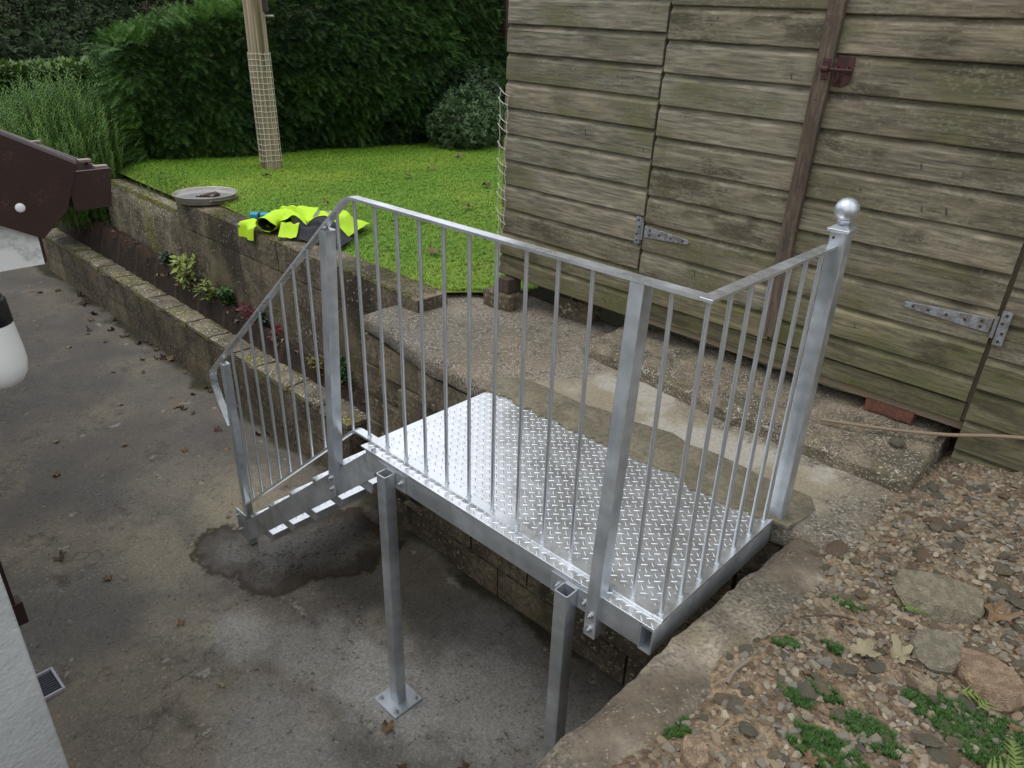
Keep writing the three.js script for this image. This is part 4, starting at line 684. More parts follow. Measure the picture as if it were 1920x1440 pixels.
// flat spray of scale leaves (conifer), about 1 unit long, along +z
function sprayGeo(seed, n = 8, wid = 0.34) {
  const r = mulberry(seed), pos = [], tri = (a, b, c) => pos.push(...a, ...b, ...c); const bend = t => -0.18 * t * t;
  tri([-0.02, 0, 0], [0.02, 0, 0], [0, bend(1), 1]);
  for (let i = 0; i < n; i++) { const t = 0.1 + 0.85 * i / n, l = wid * (1 - t * 0.75) * (0.75 + r() * 0.5); for (const s of [-1, 1]) { const z2 = t + l * (0.55 + r() * 0.5), x2 = s * l * (0.7 + r() * 0.3), y2 = bend(t) + (r() - 0.5) * 0.12; tri([0, bend(t), t - 0.02], [0.0, bend(t), t + 0.06], [x2, y2, z2]); tri([x2 * 0.45, mix(bend(t), y2, 0.45), mix(t, z2, 0.45)], [x2 * 0.5, mix(bend(t), y2, 0.5) + 0.02, mix(t, z2, 0.6)], [x2 * 0.62, y2 + 0.02, z2 + l * 0.4]); } }
  const g = new THREE.BufferGeometry(); g.setAttribute('position', new THREE.Float32BufferAttribute(pos, 3)); g.computeVertexNormals(); return g;
}
function broadGeo(seed, n = 7, asp = 0.42) { // clump of broad leaves, about 1 unit across
  const r = mulberry(seed), pos = [];
  for (let i = 0; i < n; i++) { const a = r() * 6.28, e = (r() - 0.25) * 1.2, b = r() * 0.25, ox = Math.cos(a) * b, oz = Math.sin(a) * b, oy = (r() - 0.5) * 0.4, l = 0.4 + r() * 0.25, dx = Math.cos(a) * Math.cos(e), dz = Math.sin(a) * Math.cos(e), dy = Math.sin(e), wx = -Math.sin(a) * l * asp / 2, wz = Math.cos(a) * l * asp / 2; const P = (t, s, d = 0) => [ox + dx * l * t + wx * s, oy + dy * l * t - 0.1 * t * t + d, oz + dz * l * t + wz * s]; pos.push(...P(0, 0), ...P(0.45, 1), ...P(0.5, 0, -0.03), ...P(0, 0), ...P(0.5, 0, -0.03), ...P(0.45, -1), ...P(0.45, 1), ...P(1, 0), ...P(0.5, 0, -0.03), ...P(0.5, 0, -0.03), ...P(1, 0), ...P(0.45, -1)); }
  const g = new THREE.BufferGeometry(); g.setAttribute('position', new THREE.Float32BufferAttribute(pos, 3)); g.computeVertexNormals(); return g;
}
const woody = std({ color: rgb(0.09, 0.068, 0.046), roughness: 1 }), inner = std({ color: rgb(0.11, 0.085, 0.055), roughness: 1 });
const farLeaf = std({ color: 0xffffff, roughness: 1, side: THREE.DoubleSide });
const spray = sprayGeo(7), broad = broadGeo(9), tiny = broadGeo(12, 12, 0.5);
{ // clipped conifer hedge behind the lawn
  const F0 = [-8.25, -1.75], F1 = [-7.0, -8.6], len = Math.hypot(F1[0] - F0[0], F1[1] - F0[1]), d = [(F1[0] - F0[0]) / len, (F1[1] - F0[1]) / len], nrm = [-d[1], d[0]]; // nrm points to the lawn (+x)
  if (nrm[0] < 0) { nrm[0] *= -1; nrm[1] *= -1; }
  const hd = thing('conifer_hedge', 'tall dark green clipped conifer hedge along the back of the lawn', 'hedge');
  const topY = s => 1.42 + 1.0 * sst(0.0, 3.6, s) + n3(s * 1.3, 0, 0) * 0.1, gy = 0.05;
  const face = (s, y) => { const k = (y - gy) / (topY(s) - gy); return (-0.16 * k * k + n3f(s, y, 0, 0.9) * 0.28 + n3f(s, y, 7, 3) * 0.12) * 1 - 0.35 * sst(0.6, 0, s) * (1 - k) * 0.4; };
  const P = (s, y, off) => [F0[0] + d[0] * s + nrm[0] * off, y, F0[1] + d[1] * s + nrm[1] * off];
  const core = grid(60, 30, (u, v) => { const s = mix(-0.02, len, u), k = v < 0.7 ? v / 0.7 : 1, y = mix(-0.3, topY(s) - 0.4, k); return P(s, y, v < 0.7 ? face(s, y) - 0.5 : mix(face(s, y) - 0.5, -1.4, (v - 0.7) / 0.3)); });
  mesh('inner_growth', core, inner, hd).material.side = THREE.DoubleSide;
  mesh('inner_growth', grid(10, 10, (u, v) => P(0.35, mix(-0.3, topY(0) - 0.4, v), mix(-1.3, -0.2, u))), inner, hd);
  const r = mulberry(401), list = [];
  for (let k = 0; k < 34000; k++) {
    const q = r(); let s, y, off, ry, rx, lt = 0, sz;
    const out = Math.atan2(nrm[0], nrm[1]);
    if (q < 0.74) { s = r() * len * 0.95; y = mix(gy, topY(s) + 0.06, Math.pow(r(), 0.9)); off = face(s, y) - r() * r() * 0.4 + 0.02; ry = out + (r() - 0.5) * 1.9; rx = 0.25 + (r() - 0.55) * 1.1; }
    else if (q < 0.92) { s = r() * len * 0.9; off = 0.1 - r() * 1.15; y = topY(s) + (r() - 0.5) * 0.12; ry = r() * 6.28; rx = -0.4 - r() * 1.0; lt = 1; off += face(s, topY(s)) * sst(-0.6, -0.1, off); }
    else { s = -0.05 + r() * 0.16; off = -r() * 1.2; y = mix(gy - 0.3, topY(0), r()); ry = out + Math.PI * 0.5 * (nrm[1] > 0 ? -1 : 1) + (r() - 0.5) * 1.8; rx = 0.2 + (r() - 0.5); lt = 0.45; }
    const p = P(s, y, off), b = n3f(s, y, 3, 2.2); sz = (0.12 + r() * 0.12) * (lt ? 1.05 : 1);
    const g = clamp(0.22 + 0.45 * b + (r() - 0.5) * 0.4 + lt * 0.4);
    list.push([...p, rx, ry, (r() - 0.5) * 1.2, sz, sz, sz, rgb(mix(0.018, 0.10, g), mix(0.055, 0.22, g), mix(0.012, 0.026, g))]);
  }
  scatter('foliage', spray, leafM, list, hd);
  for (let k = 0; k < 9; k++) { const s = 0.5 + k * 0.75; mesh('stem', tube([P(s, 0, -0.4), P(s + 0.05, 0.8, -0.42), P(s, 1.4, -0.45)], 0.035, 6), woody, hd); }
}
function bushCrown(list, cx, cy, cz, rx, ry, rz, n, seed, col, size) {
  const r = mulberry(seed);
  for (let k = 0; k < n; k++) {
    const u = r() * 2 - 1, a = r() * 6.283, rad = Math.pow(r(), 0.42), q = Math.sqrt(1 - u * u), lump = 1 + 0.34 * n3f(q * Math.cos(a) + seed, u, q * Math.sin(a), 1.7);
    const x = cx + q * Math.cos(a) * rad * rx * lump, y = cy + u * rad * ry * lump, z = cz + q * Math.sin(a) * rad * rz * lump, g = clamp(0.5 + 0.6 * n3f(x, y, z, 1.2 / Math.max(rx, 0.4)) + (r() - 0.5) * 0.5), s = size * (0.7 + r() * 0.7);
    list.push([x, y, z, (r() - 0.5) * 2.2, r() * 6.28, (r() - 0.5) * 2.2, s, s, s, rgb(mix(col[0][0], col[1][0], g), mix(col[0][1], col[1][1], g), mix(col[0][2], col[1][2], g))]);
  }
}
{ // grey-green shrub in front of the hedge
  const b = thing('leafy_shrub', 'rounded grey-green small-leaved shrub at the hedge foot near the shed', 'shrub');
  const L = []; bushCrown(L, -7.05, 0.42, -5.75, 0.52, 0.5, 0.62, 3600, 21, [[0.04, 0.085, 0.03], [0.13, 0.21, 0.085]], 0.06); bushCrown(L, -7.3, 0.75, -6.15, 0.42, 0.42, 0.42, 1500, 22, [[0.03, 0.06, 0.025], [0.09, 0.15, 0.07]], 0.055);
  scatter('foliage', tiny, leafM, L, b);
  for (let k = 0; k < 6; k++) mesh('stem', tube([[-7.05 + (k % 3 - 1) * 0.06, 0.05, -5.75], [-7.05 + (k % 3 - 1) * 0.2, 0.3, -5.75 + (k - 2.5) * 0.1], [-7.05 + (k % 3 - 1) * 0.3, 0.6, -5.75 + (k - 2.5) * 0.16]], 0.012, 5), woody, b);
}
{ // rosemary
  const b = thing('rosemary_bush', 'big spiky upright rosemary bush at the far end of the planter', 'bush'), r = mulberry(31), pos = [];
  for (let i = 0; i < 46; i++) { const y = 0.12 + 0.88 * i / 46, a = i * 2.4, l = 0.075 * (1.15 - y * 0.5), w = 0.009, dx = Math.cos(a), dz = Math.sin(a); pos.push(-dz * w, y, dx * w, dz * w, y, -dx * w, dx * l, y + l * 0.9, dz * l); }
  pos.push(-0.006, 0, 0, 0.006, 0, 0, 0, 1, 0, 0, 0, -0.006, 0, 0, 0.006, 0, 1, 0);
  const g = new THREE.BufferGeometry(); g.setAttribute('position', new THREE.Float32BufferAttribute(pos, 3)); g.computeVertexNormals();
  const list = [], C = [-9.1, -0.6, -1.28];
  for (let k = 0; k < 4200; k++) { const a = r() * 6.283, q = Math.sqrt(r()), x = Math.cos(a) * q, z = Math.sin(a) * q, lean = 0.3 * q, hgt = 0.4 + 0.3 * r(), lvl = r(); const y = C[1] + (0.1 + 1.15 * Math.pow(lvl, 0.7)) * (1 - 0.45 * q * q); const t = r(); list.push([C[0] + x * 0.8 * (0.65 + lvl * 0.35), y - 0.15, C[2] + z * 0.85 * (0.65 + lvl * 0.35), lean * z + (r() - 0.5) * 0.3, 0, -lean * x + (r() - 0.5) * 0.3, hgt, hgt, hgt, rgb(mix(0.06, 0.155, t), mix(0.135, 0.28, t), mix(0.022, 0.045, t))]); }
  scatter('foliage', g, leafM, list, b);
  for (let k = 0; k < 9; k++) { const a = k * 0.7; mesh('stem', tube([[C[0], C[1] - 0.12, C[2]], [C[0] + Math.cos(a) * 0.2, C[1] + 0.25, C[2] + Math.sin(a) * 0.2], [C[0] + Math.cos(a) * 0.4, C[1] + 0.6, C[2] + Math.sin(a) * 0.4]], 0.014, 5), woody, b); }
  const b2 = thing('young_rosemary', 'small wispy rosemary sprig beside the big bush at the lawn edge', 'bush'), l2 = [];
  for (let k = 0; k < 26; k++) { const x = (r() - 0.5) * 0.5, z = (r() - 0.5) * 0.4, h = 0.16 + r() * 0.22, t = r(); l2.push([-7.25 + x, -0.12, -1.55 + z, z * 0.5, 0, -x * 0.5, h, h, h, rgb(mix(0.045, 0.10, t), mix(0.10, 0.19, t), 0.025)]); }
  scatter('foliage', g, leafM, l2, b2);
}
{ // low broad-leaved hedge across the valley side of the garden
  const hd = thing('laurel_hedge', 'low bright green broad-leaved hedge beyond the rosemary bush', 'hedge'), r = mulberry(41), list = [];
  mesh('inner_growth', rough(-14.4, -13.4, -1.6, 0.4, -4.6, 2.2, 0.5, 0.12, 2, 0.1), inner, hd);
  for (let k = 0; k < 7000; k++) { const z = mix(-4.8, 2.2, r()), top = r() < 0.4, y = top ? 0.72 + n3(z * 1.3, 1, 1) * 0.14 : mix(-0.9, 0.78, r()), x = top ? mix(-14.5, -13, r()) : -13.0 + n3f(z, y, 1, 1.2) * 0.2, s = 0.2 + r() * 0.16, t = clamp((top ? 0.55 : 0.2) + (r() - 0.5) * 0.7); list.push([x, y + (r() - 0.5) * 0.12, z, (r() - 0.5) * 1.6, r() * 6.28, (r() - 0.5) * 1.6, s, s, s, rgb(mix(0.035, 0.12, t), mix(0.075, 0.2, t), mix(0.018, 0.03, t))]); }
  scatter('foliage', broad, leafM, list, hd);
  const iv = thing('variegated_ivy', 'pale variegated ivy bush left of the rosemary by the low hedge', 'bush'), L = []; bushCrown(L, -11.2, 0.0, -1.15, 0.55, 0.42, 0.6, 700, 45, [[0.05, 0.09, 0.03], [0.22, 0.25, 0.13]], 0.14);
  scatter('foliage', broad, leafM, L, iv); mesh('stem', tube([[-11.2, -1.5, -1.15], [-11.2, -0.7, -1.12], [-11.1, 0, -1.15]], 0.04, 6), woody, iv);
}
{ // wooded slope behind
  const r = mulberry(51), specs = [];
  for (let k = 0; k < 34; k++) { const dist = 24 + k * 1.35, ang = mix(-0.36, 0.34, (k * 0.381 + 0.13) % 1); specs.push([dist, ang]); }
  const kinds = [['dark_tree', 'dark green broad-crowned tree on the wooded slope beyond the garden', [[0.010, 0.022, 0.006], [0.035, 0.065, 0.018]]], ['olive_tree', 'pale olive-green rounded tree on the wooded slope beyond the garden', [[0.02, 0.034, 0.010], [0.06, 0.088, 0.026]]], ['brown_green_tree', 'brownish green tree on the wooded slope beyond the garden', [[0.02, 0.024, 0.010], [0.06, 0.062, 0.024]]]];
  specs.forEach(([dist, ang], k) => {
    const dir = 0.752 + 0.55 + ang, x = 0.83 - Math.sin(dir) * dist, z = 1.6 - Math.cos(dir) * dist, y = terrainY(x, z), kd = kinds[[0, 0, 1, 0, 2, 1, 0][k % 7]], hgt = 4.2 + r() * 2.2 + dist * 0.03, w = 1.7 + r() * 1.1;
    const t = thing(kd[0], kd[1], 'tree', [x, y, z], 0, 'trees on the wooded slope'); t.userData.group = kd[0].replace(/_/g, ' ') + 's on the wooded slope';
    mesh('trunk', new THREE.CylinderGeometry(0.1, 0.2, hgt * 0.7, 7).translate(0, hgt * 0.35, 0), woody, t);
    const L = []; bushCrown(L, 0, hgt * 0.62, 0, w, hgt * 0.40, w, 1100, 600 + k, kd[2], 0.42); bushCrown(L, (r() - 0.5) * w, hgt * 0.32, (r() - 0.5) * w, w * 1.05, hgt * 0.3, w * 1.05, 700, 700 + k, kd[2], 0.42);
    scatter('crown', tiny, farLeaf, L, t);
  });
}
// ---------------------------------------------------------------- stones, leaves and litter
const stoneTex = [[[168, 152, 126], [142, 128, 104]], [[152, 143, 120], [130, 122, 100]], [[164, 140, 114], [138, 116, 92]], [[146, 138, 118], [126, 118, 100]]].map((c, k) => std({ map: rep(colourTex(256, 256, i => mix3(c[0], c[1], sst(0.35, 0.65, fineB[(i * 2 + k * 5000) % 262144])).map(v => v * (0.72 + 0.5 * fineA[(i * 3) % 262144]))), 6, 6), roughness: 0.85, bumpMap: rep(grit, 3, 9), bumpScale: 0.012 }));
function stoneGeo(seed, flat, n = 13) { const r = mulberry(seed), pts = [], asp = 0.55 + r() * 0.4; for (let i = 0; i < n; i++) { const a = i / n * 6.283 + (r() - 0.5) * 0.5, q = 0.72 + r() * 0.34; pts.push(new THREE.Vector3(Math.cos(a) * q * 0.5, (r() - 0.5) * flat, Math.sin(a) * q * 0.5 * asp)); if (i % 2) pts.push(new THREE.Vector3(Math.cos(a) * q * 0.36, flat * (0.5 + r() * 0.25) * (r() < 0.5 ? 1 : -1), Math.sin(a) * q * 0.36 * asp)); } return boxUV(new ConvexGeometry(pts)); }
const slates = []; for (let k = 0; k < 10; k++) slates.push(stoneGeo(900 + k, 0.16 + (k % 4) * 0.07));
{
  const r = mulberry(71);
  // big slabs, where they lie
  const big = [[0.60, -0.72, 0.30, 0.22, 0.055, 0.5, 1, 'large flat grey-green slate slab on the gravel, the biggest stone'], [0.655, -0.485, 0.17, 0.19, 0.05, 0.2, 3, 'squarish grey slate slab below the biggest slab on the gravel'], [0.80, -0.47, 0.23, 0.18, 0.06, -0.6, 2, 'large pinkish brown slab beside the squarish grey slab'], [0.33, 0.36, 0.11, 0.075, 0.045, -0.5, 2, 'tan blocky stone alone near the retaining wall edge'], [0.665, -0.335, 0.10, 0.055, 0.03, -0.4, 0, 'pale pointed stone under the squarish grey slab'], [0.19, -0.30, 0.06, 0.045, 0.03, 0.3, 2, 'small pinkish stone on the concrete wall edge']];
  big.forEach(([x, z, w, d, h, a, m, lab], k) => { const n = 15, pts = [], q = mulberry(950 + k); for (let i = 0; i < n; i++) { const t = i / n * 6.283 + (q() - 0.5) * 0.3, rr = 0.39 + q() * 0.18; pts.push(new THREE.Vector3(Math.cos(t) * rr * w, (q() - 0.5) * h, Math.sin(t) * rr * d), new THREE.Vector3(Math.cos(t) * rr * w * 0.86, h * (0.55 + q() * 0.12), Math.sin(t) * rr * d * 0.86), new THREE.Vector3(Math.cos(t) * rr * w * 0.8, -h * 0.5, Math.sin(t) * rr * d * 0.8)); } const s = mesh('slate_slab', boxUV(new ConvexGeometry(pts)), stoneTex[m]); s.position.set(x, bankY(x, z) + h * 0.18, z); s.rotation.set((q() - 0.5) * 0.16, a, (q() - 0.5) * 0.16); tag(s, lab, 'stone'); });
  const clear = (x, z) => { for (const b of big.slice(0, 3)) if (Math.hypot(x - b[0], z - b[1]) < b[2] * 0.42) return false; return true; };
  const dens = (x, z) => { const e = x + 0.045 * z; return sst(0.14, 0.34, e + n3f(x, 7, z, 5) * 0.12) * (0.55 + 0.45 * sst(0.2, -0.6, z)); };
  const group_ = 'loose slate stones on the gravel bank'; let made = 0;
  while (made < 290) {
    const z = mix(-1.55, 0.35, Math.pow(r(), 0.8)), x = 0.1 + r() * 1.05; if (r() > dens(x, z) || !clear(x, z)) continue;
    const onStep = z < -1.27 && x < 0.3; if (onStep) continue;
    const s = 0.03 + 0.042 * Math.pow(r(), 2.4) + (z < -0.5 ? 0.012 : 0), m = mesh('slate_stone', slates[made % 10], stoneTex[Math.floor(r() * 4)]); m.position.set(x, bankY(x, z) + s * (0.0 + r() * 0.08), z); m.rotation.set((r() - 0.5) * 0.5, r() * 6.28, (r() - 0.5) * 0.5); m.scale.setScalar(s * 1.15); tag(m, 'small flat loose slate stone lying in the gravel', 'stone', group_); made++;
  }
  const s0 = mesh('slate_stone', slates[3], stoneTex[1]); s0.position.set(0.17, 0.105, -1.52); s0.scale.setScalar(0.075); s0.rotation.y = 0.4; tag(s0, 'single grey-green slate chip lying on the concrete step', 'stone');
  const list = [], pebble = stoneGeo(990, 0.42, 8), tones = [[0.25, 0.203, 0.142], [0.192, 0.165, 0.12], [0.295, 0.25, 0.18], [0.22, 0.168, 0.107], [0.175, 0.157, 0.125], [0.16, 0.11, 0.07]];
  for (let k = 0; k < 17000; k++) { const z = mix(-1.75, 0.75, r()), x = 0.08 + r() * 1.5; if (r() > dens(x, z) + 0.05) continue; const s = 0.007 + 0.02 * Math.pow(r(), 2.2), c = tones[Math.floor(r() * 6)], q = 0.7 + r() * 0.5; list.push([x, bankY(x, z) - s * 0.02 + s * r() * 0.1, z, (r() - 0.5) * 0.9, r() * 6.28, (r() - 0.5) * 0.9, s * (0.9 + r() * 0.6), s, s, rgb(c[0] * q, c[1] * q, c[2] * q)]); }
  const mid = []; for (let k = 0; k < 4200; k++) { const z = mix(-1.75, 0.6, Math.pow(r(), 0.75)), x = 0.1 + r() * 1.4; if (r() > dens(x, z) * (z < -0.45 ? 1 : 0.55) || !clear(x, z) || (z < -1.27 && x < 0.3)) continue; const s = 0.02 + 0.022 * Math.pow(r(), 1.5), c = tones[Math.floor(r() * 5)], q = 0.75 + r() * 0.45; mid.push([x, bankY(x, z) + s * (0.0 + r() * 0.16), z, (r() - 0.5) * 0.8, r() * 6.28, (r() - 0.5) * 0.8, s * (1 + r() * 0.5), s, s, rgb(c[0] * q, c[1] * q, c[2] * q)]); }
  tag(scatter('slate_chips', slates[6], std({ color: 0xffffff, roughness: 0.85 }), mid), 'thick layer of small flat slate chips on the bank', 'gravel');
  tag(scatter('fine_gravel', pebble, std({ color: 0xffffff, roughness: 0.9 }), list), 'fine brown and grey gravel chips covering the bank', 'gravel');
  // grit and crumbs on the yard and slab
  const l2 = []; for (let k = 0; k < 1500; k++) { const nearWall = r() < 0.45; let x = mix(-6.5, 0, r()), z = nearWall ? lowZ(x) + 0.02 + Math.pow(r(), 2) * 0.25 : mix(-0.75, 1.35, r()); if (x > -2.95 && nearWall) z = -0.74 + Math.pow(r(), 2) * 0.3; const s = 0.003 + 0.009 * Math.pow(r(), 3), q = 0.5 + r() * 0.8; l2.push([x, H + 0.001, z, 0, r() * 6, 0, s * 1.3, s, s, rgb(0.2 * q, 0.17 * q, 0.13 * q)]); }
  tag(scatter('yard_grit', pebble, std({ color: 0xffffff, roughness: 0.9 }), l2), 'scattered grit and crumbs on the concrete yard', 'grit');
}
// fallen leaves: lobed, curled
function dryLeaf(seed, lobes, curl) {
  const r = mulberry(seed), n = 30, rings = [0.3, 0.62, 1], pos = [], P = [];
  const ph = r() * 6, ph2 = r() * 6;
  const R = Array.from({ length: n }, (_, i) => { const a = i / n * 6.283, l = 0.5 + 0.5 * Math.cos(a * lobes + 0.4); return (0.27 + 0.2 * l + (r() - 0.5) * 0.07) * (0.85 + 0.25 * Math.cos(a)); });
  for (const q of rings) P.push(R.map((rr, i) => { const a = i / n * 6.283, x = Math.cos(a) * rr * q, z = Math.sin(a) * rr * q * 0.9; return [x, curl * (0.9 * z * z + 0.10 * q * Math.sin(a * 2 + ph) + 0.05 * q * q * Math.sin(a * 5 + ph2) + (q === 1 ? (r() - 0.4) * 0.07 : 0)), z]; }));
  for (let i = 0; i < n; i++) { const k = (i + 1) % n; pos.push(0, 0, 0, ...P[0][k], ...P[0][i]); for (let m = 0; m < 2; m++) pos.push(...P[m][i], ...P[m][k], ...P[m + 1][k], ...P[m][i], ...P[m + 1][k], ...P[m + 1][i]); }
  pos.push(0.36, 0.0, -0.012, 0.36, 0.0, 0.012, 0.72, 0.08 * curl, 0);
  let g = new THREE.BufferGeometry(); g.setAttribute('position', new THREE.Float32BufferAttribute(pos, 3)); g.computeVertexNormals(); g = toCreasedNormals(g, 0.7); return boxUV(g);
}
const leafG = [0, 1, 2, 3, 4].map(k => dryLeaf(1000 + k, 5 + (k % 3), 0.5 + 0.3 * k));
const leafC = [[116, 92, 66], [150, 140, 110], [92, 74, 58], [130, 106, 78], [84, 72, 60]].map((c, k) => std({ map: rep(colourTex(128, 128, i => c.map(v => v * (0.6 + 0.65 * fineA[(i * 4 + k * 999) % 262144]))), 8, 8), roughness: 0.8, side: THREE.DoubleSide }));
function leaf(x, y, z, s, g, c, label, grp, ry, tilt = 0.3) { const m = mesh('dry_leaf', leafG[g % 5], leafC[c % 5]); m.position.set(x, y, z); m.scale.setScalar(s); m.rotation.set((h3(x * 99 | 0, 1, z * 99 | 0)) * tilt, ry, h3(z * 77 | 0, 2, x * 55 | 0) * tilt); return tag(m, label, 'leaf', grp); }
{
  const r = mulberry(81);
  leaf(0.74, bankY(0.74, -0.76) + 0.012, -0.76, 0.15, 4, 3, 'curled orange-brown oak leaf right of the biggest slate slab', null, 0.4);
  leaf(0.50, bankY(0.5, -0.31) + 0.01, -0.31, 0.12, 2, 1, 'pale cream crumpled leaf with ribs lying on the gravel', null, 1.4);
  leaf(0.585, bankY(0.585, -0.4) + 0.01, -0.39, 0.11, 3, 1, 'pale cream leaf beside the squarish slate slab', null, 2.5);
  leaf(-1.215, H + 0.012, 0.225, 0.10, 4, 3, 'curled brown leaf standing on the yard near the foot of the support leg', null, 0.3);
  leaf(-3.6, H + 0.01, 0.9, 0.11, 3, 2, 'russet crumpled leaf alone on the open yard near the house', null, 1.2);
  leaf(-3.28, H + 0.006, -0.03, 0.045, 0, 1, 'small green-grey leaf beside the damp patch on the yard', null, 1.2).material = std({ color: rgb(0.1, 0.14, 0.06), roughness: 0.8, side: THREE.DoubleSide });
  for (let k = 0; k < 46; k++) { const x = -4.0 - Math.pow(r(), 0.8) * 5.2, z = lowZ(x) + 0.04 + Math.pow(r(), 2) * 0.35; leaf(x, H + 0.012, z, 0.06 + r() * 0.06, k, [2, 4, 3, 2][k % 4], 'dull brown dead leaf drifted along the foot of the planter wall', 'dead leaves along the planter wall', r() * 6.28, 0.8); }
  for (const [x, z, c] of [[-7.0, -0.25, 1], [-6.1, -0.35, 3], [-5.4, -0.15, 1], [-4.7, 0.1, 3], [-5.1, 0.45, 1], [-4.3, -0.2, 0], [-4.1, -0.45, 3], [-7.8, -0.2, 1], [-8.6, 0.0, 3], [-2.0, 0.65, 1], [-2.55, 0.62, 3], [-3.2, 0.75, 0], [-1.0, 0.3, 2], [-0.8, 0.1, 2], [-4.6, 0.6, 3]]) leaf(x, H + 0.008, z, 0.05 + r() * 0.035, Math.floor(r() * 5), c, 'lone dry leaf lying out on the open concrete yard', 'dry leaves scattered on the yard', r() * 6.28);
  for (const [x, z] of [[-5.7, -3.6], [-5.9, -4.1], [-4.9, -4.0], [-4.3, -3.2], [-6.6, -2.4], [-5.2, -2.2], [-6.3, -4.9], [-3.4, -2.0], [-3.1, -2.5], [-4.2, -2.6]]) leaf(x, lawnY(x, z) + 0.03, z, 0.1 + r() * 0.05, Math.floor(r() * 5), [3, 2, 0][Math.floor(r() * 3)], 'brown fallen leaf lying on the green lawn', 'fallen leaves on the lawn', r() * 6.28);
  for (let k = 0; k < 34; k++) { const x = 0.28 + r() * 0.8, z = mix(-1.45, 0.3, r()); leaf(x, bankY(x, z) + 0.01, z, 0.03 + r() * 0.04, k, [0, 2, 3][k % 3], 'small brown leaf scrap among the slate gravel', 'leaf scraps in the gravel', r() * 6.28, 0.7); }
  for (let k = 0; k < 60; k++) { const x = -3.1 - r() * 5, z = mix(lowZ(x) - 0.24, upZ(x) + 0.06, r()); leaf(x, soilAt(x, z) + 0.012, z, 0.04 + r() * 0.04, k, [2, 3, 1, 0][k % 4], 'dead leaf lying on the dark planter soil', 'dead leaves on the planter soil', r() * 6.28, 0.7); }
}
{ // long cane lying across the step, twigs
  const cane = std({ color: rgb(0.24, 0.175, 0.115), roughness: 0.75 });
  tag(mesh('garden_cane', tube([[-0.14, 0.118, -1.45], [0.1, 0.122, -1.57], [0.31, 0.14, -1.672], [0.5, 0.195, -1.715], [0.8, 0.27, -1.735]], 0.0085, 8, 24), cane), 'long thin tan cane lying across the concrete step by the shed', 'cane');
  tag(mesh('twig', tube([[0.27, 0.012, -0.03], [0.262, 0.016, 0.03], [0.268, 0.012, 0.085]], 0.006, 6, 10), std({ color: rgb(0.2, 0.165, 0.12), roughness: 0.9 })), 'short thick pale twig on the gravel near the wall edge', 'twig');
  tag(mesh('twig', tube([[0.30, 0.012, -0.32], [0.38, 0.018, -0.40], [0.46, 0.012, -0.44]], 0.003, 5, 10), woody), 'thin dark twig among the slate stones', 'twig');
}
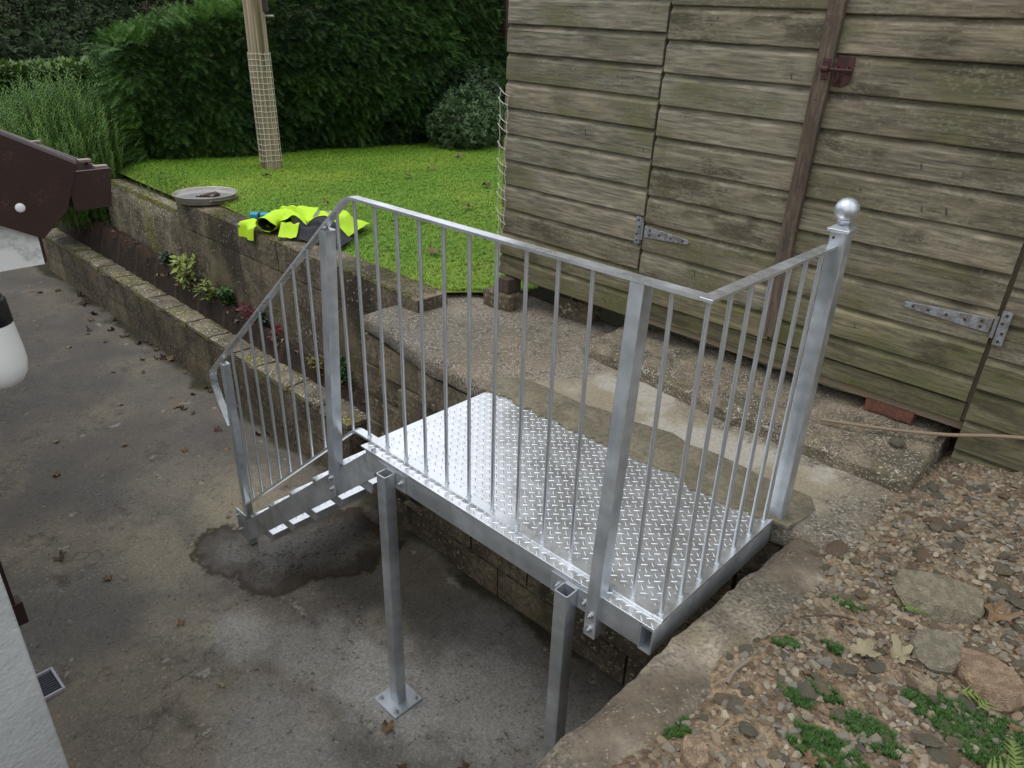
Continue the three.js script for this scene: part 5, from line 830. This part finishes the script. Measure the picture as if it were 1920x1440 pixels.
{ // moss cushions on the gravel, small planter plants, conifer clippings
  const r = mulberry(86), list = [], bl = []; for (const [cx, cz, rx, rz, n] of [[0.312, -0.197, 0.035, 0.03, 260], [0.568, 0.089, 0.10, 0.07, 1300], [0.84, -0.27, 0.13, 0.11, 1900], [0.687, -0.281, 0.05, 0.06, 450], [0.622, -0.056, 0.09, 0.05, 800], [0.477, -0.095, 0.05, 0.03, 250], [0.43, -0.02, 0.05, 0.03, 200], [0.22, 0.28, 0.05, 0.05, 250], [0.43, -0.27, 0.04, 0.02, 160], [0.38, -0.5, 0.05, 0.03, 140], [0.53, -0.62, 0.05, 0.03, 160]]) for (let k = 0; k < n; k++) { const a = r() * 6.28, q = Math.sqrt(r()), x = cx + Math.cos(a) * q * rx * (1 + n3(a * 2, cx * 9, 0) * 0.4), z = cz + Math.sin(a) * q * rz, s = 0.3 + r() * 0.35, t = r(); list.push([x, bankY(x, z) + 0.001, z, 0, r() * 6.28, 0, s, s * 0.9, s, rgb(mix(0.03, 0.075, t), mix(0.085, 0.17, t), mix(0.012, 0.03, t))]); }
  const pos = []; for (let k = 0; k < 6; k++) { const a = r() * 6.28, x = Math.cos(a) * r() * 0.012, z = Math.sin(a) * r() * 0.012, b = r() * 6.28; pos.push(x - Math.sin(b) * 0.003, 0, z + Math.cos(b) * 0.003, x + Math.sin(b) * 0.003, 0, z - Math.cos(b) * 0.003, x + Math.cos(b) * 0.016, 0.024, z + Math.sin(b) * 0.016); }
  const g = new THREE.BufferGeometry(); g.setAttribute('position', new THREE.Float32BufferAttribute(pos, 3)); g.computeVertexNormals();
  tag(scatter('moss_patches', g, leafM, list), 'bright green moss and fine grass patches on the gravel bank', 'moss');
  // moss tufts on the coping
  const ml = []; for (let k = 0; k < 5200; k++) { const x = -3.1 - r() * 6.4, z = lowZ(x) - r() * 0.2; if (n3f(x, 1, z, 2.2) + (r() - 0.5) * 0.3 < 0.1) continue; const s = 0.22 + r() * 0.3, t = r(); ml.push([x, H + 0.508, z, 0, r() * 6.28, 0, s * 1.4, s, s * 1.4, rgb(mix(0.1, 0.2, t), mix(0.11, 0.19, t), 0.02)]); }
  for (let k = 0; k < 9000; k++) { const x = -2.65 - r() * 5.6, z = upZ(x) - r() * 0.25; if (n3f(x, 4, z, 2) + 0.22 * sst(-4, -3, x) + 0.3 * sst(-6.3, -6.5, x) + (r() - 0.5) * 0.3 < 0.16) continue; const s = 0.3 + r() * 0.4, t = r(); ml.push([x, x < -6.3 ? -0.05 : 0.082, z, 0, r() * 6.28, 0, s * 1.4, s, s * 1.4, rgb(mix(0.09, 0.19, t), mix(0.1, 0.18, t), 0.02)]); }
  tag(scatter('wall_moss', g, leafM, ml), 'yellow-green moss growing on the wall tops', 'moss');
  const plant = (x, z, h, geo, cols, n, sz, name, label, sd) => { const p = thing(name, label, 'plant', [x, soilAt(x, z) + 0.01, z]), q = mulberry(sd), L = []; for (let k = 0; k < n; k++) { const t = q(), s = sz * (0.7 + q() * 0.6); L.push([(q() - 0.5) * h * 1.1, q() * h, (q() - 0.5) * h * 0.9, (q() - 0.5), q() * 6.28, (q() - 0.5), s, s, s, rgb(mix(cols[0][0], cols[1][0], t), mix(cols[0][1], cols[1][1], t), mix(cols[0][2], cols[1][2], t))]); } scatter('leaves', geo, leafM, L, p); mesh('stem', tube([[0, -0.03, 0], [0.01, h * 0.5, 0], [0, h, 0.01]], 0.006, 5), woody, p); };
  const lime = [[0.14, 0.2, 0.03], [0.26, 0.33, 0.06]], grn = [[0.03, 0.08, 0.015], [0.07, 0.16, 0.03]], redc = [[0.09, 0.012, 0.018], [0.2, 0.02, 0.035]], gry = [[0.04, 0.06, 0.035], [0.08, 0.1, 0.06]];
  plant(-6.05, -1.17, 0.2, broad, lime, 12, 0.15, 'lime_seedling', 'taller lime-green seedling in the planter below the pan', 1); plant(-5.6, -1.15, 0.13, broad, lime, 10, 0.13, 'lime_seedling', 'shorter lime-green seedling beside the feathery green plant in the planter', 2);
  plant(-5.35, -1.18, 0.13, tiny, grn, 60, 0.07, 'feathery_plant', 'feathery dark green plant in the middle of the planter', 3); plant(-4.95, -1.2, 0.09, broad, redc, 10, 0.08, 'red_leaved_plant', 'small crimson-leaved plant by the feathery plant in the planter', 4); plant(-4.45, -1.14, 0.09, broad, redc, 9, 0.08, 'red_leaved_plant', 'crimson plant in the planter nearest the stair rail', 5);
  plant(-6.6, -1.2, 0.07, tiny, gry, 60, 0.08, 'ground_cover_plant', 'low grey-green creeping plant under the garden wall', 6); plant(-4.75, -1.2, 0.08, tiny, gry, 50, 0.08, 'ground_cover_plant', 'low dull green creeping plant between the two crimson plants', 7); plant(-3.5, -1.16, 0.14, broad, grn, 16, 0.12, 'leafy_plant', 'small green leafy plant in the planter behind the stair rail', 8); plant(-3.75, -1.1, 0.1, tiny, [[0.1, 0.1, 0.02], [0.2, 0.17, 0.05]], 40, 0.07, 'straw_coloured_plant', 'straw-coloured tufted plant in the planter behind the stair rail', 9);
  // feathery clippings lying on the stones
  const clip = [[0.52, -0.57, 0.12, 2.2], [0.74, -0.36, 0.18, 2.0], [0.80, -0.33, 0.16, 2.8], [0.86, -0.12, 0.2, 2.4], [0.93, -0.16, 0.18, 3.4], [0.75, -1.18, 0.2, 1.2]];
  const cm = std({ color: rgb(0.13, 0.18, 0.04), roughness: 0.7, side: THREE.DoubleSide });
  clip.forEach(([x, z, s, a]) => { const m = mesh('conifer_sprig', spray, cm); m.position.set(x, bankY(x, z) + 0.03, z); m.rotation.set(0.05, a, 0.1); m.scale.setScalar(s * 0.8); tag(m, 'green conifer clipping lying on the slate gravel', 'sprig', 'conifer clippings on the gravel'); });
}
scene.traverse(o => { if (o.isMesh) { o.castShadow = o.receiveShadow = true; } });
renderer.render(scene, camera);
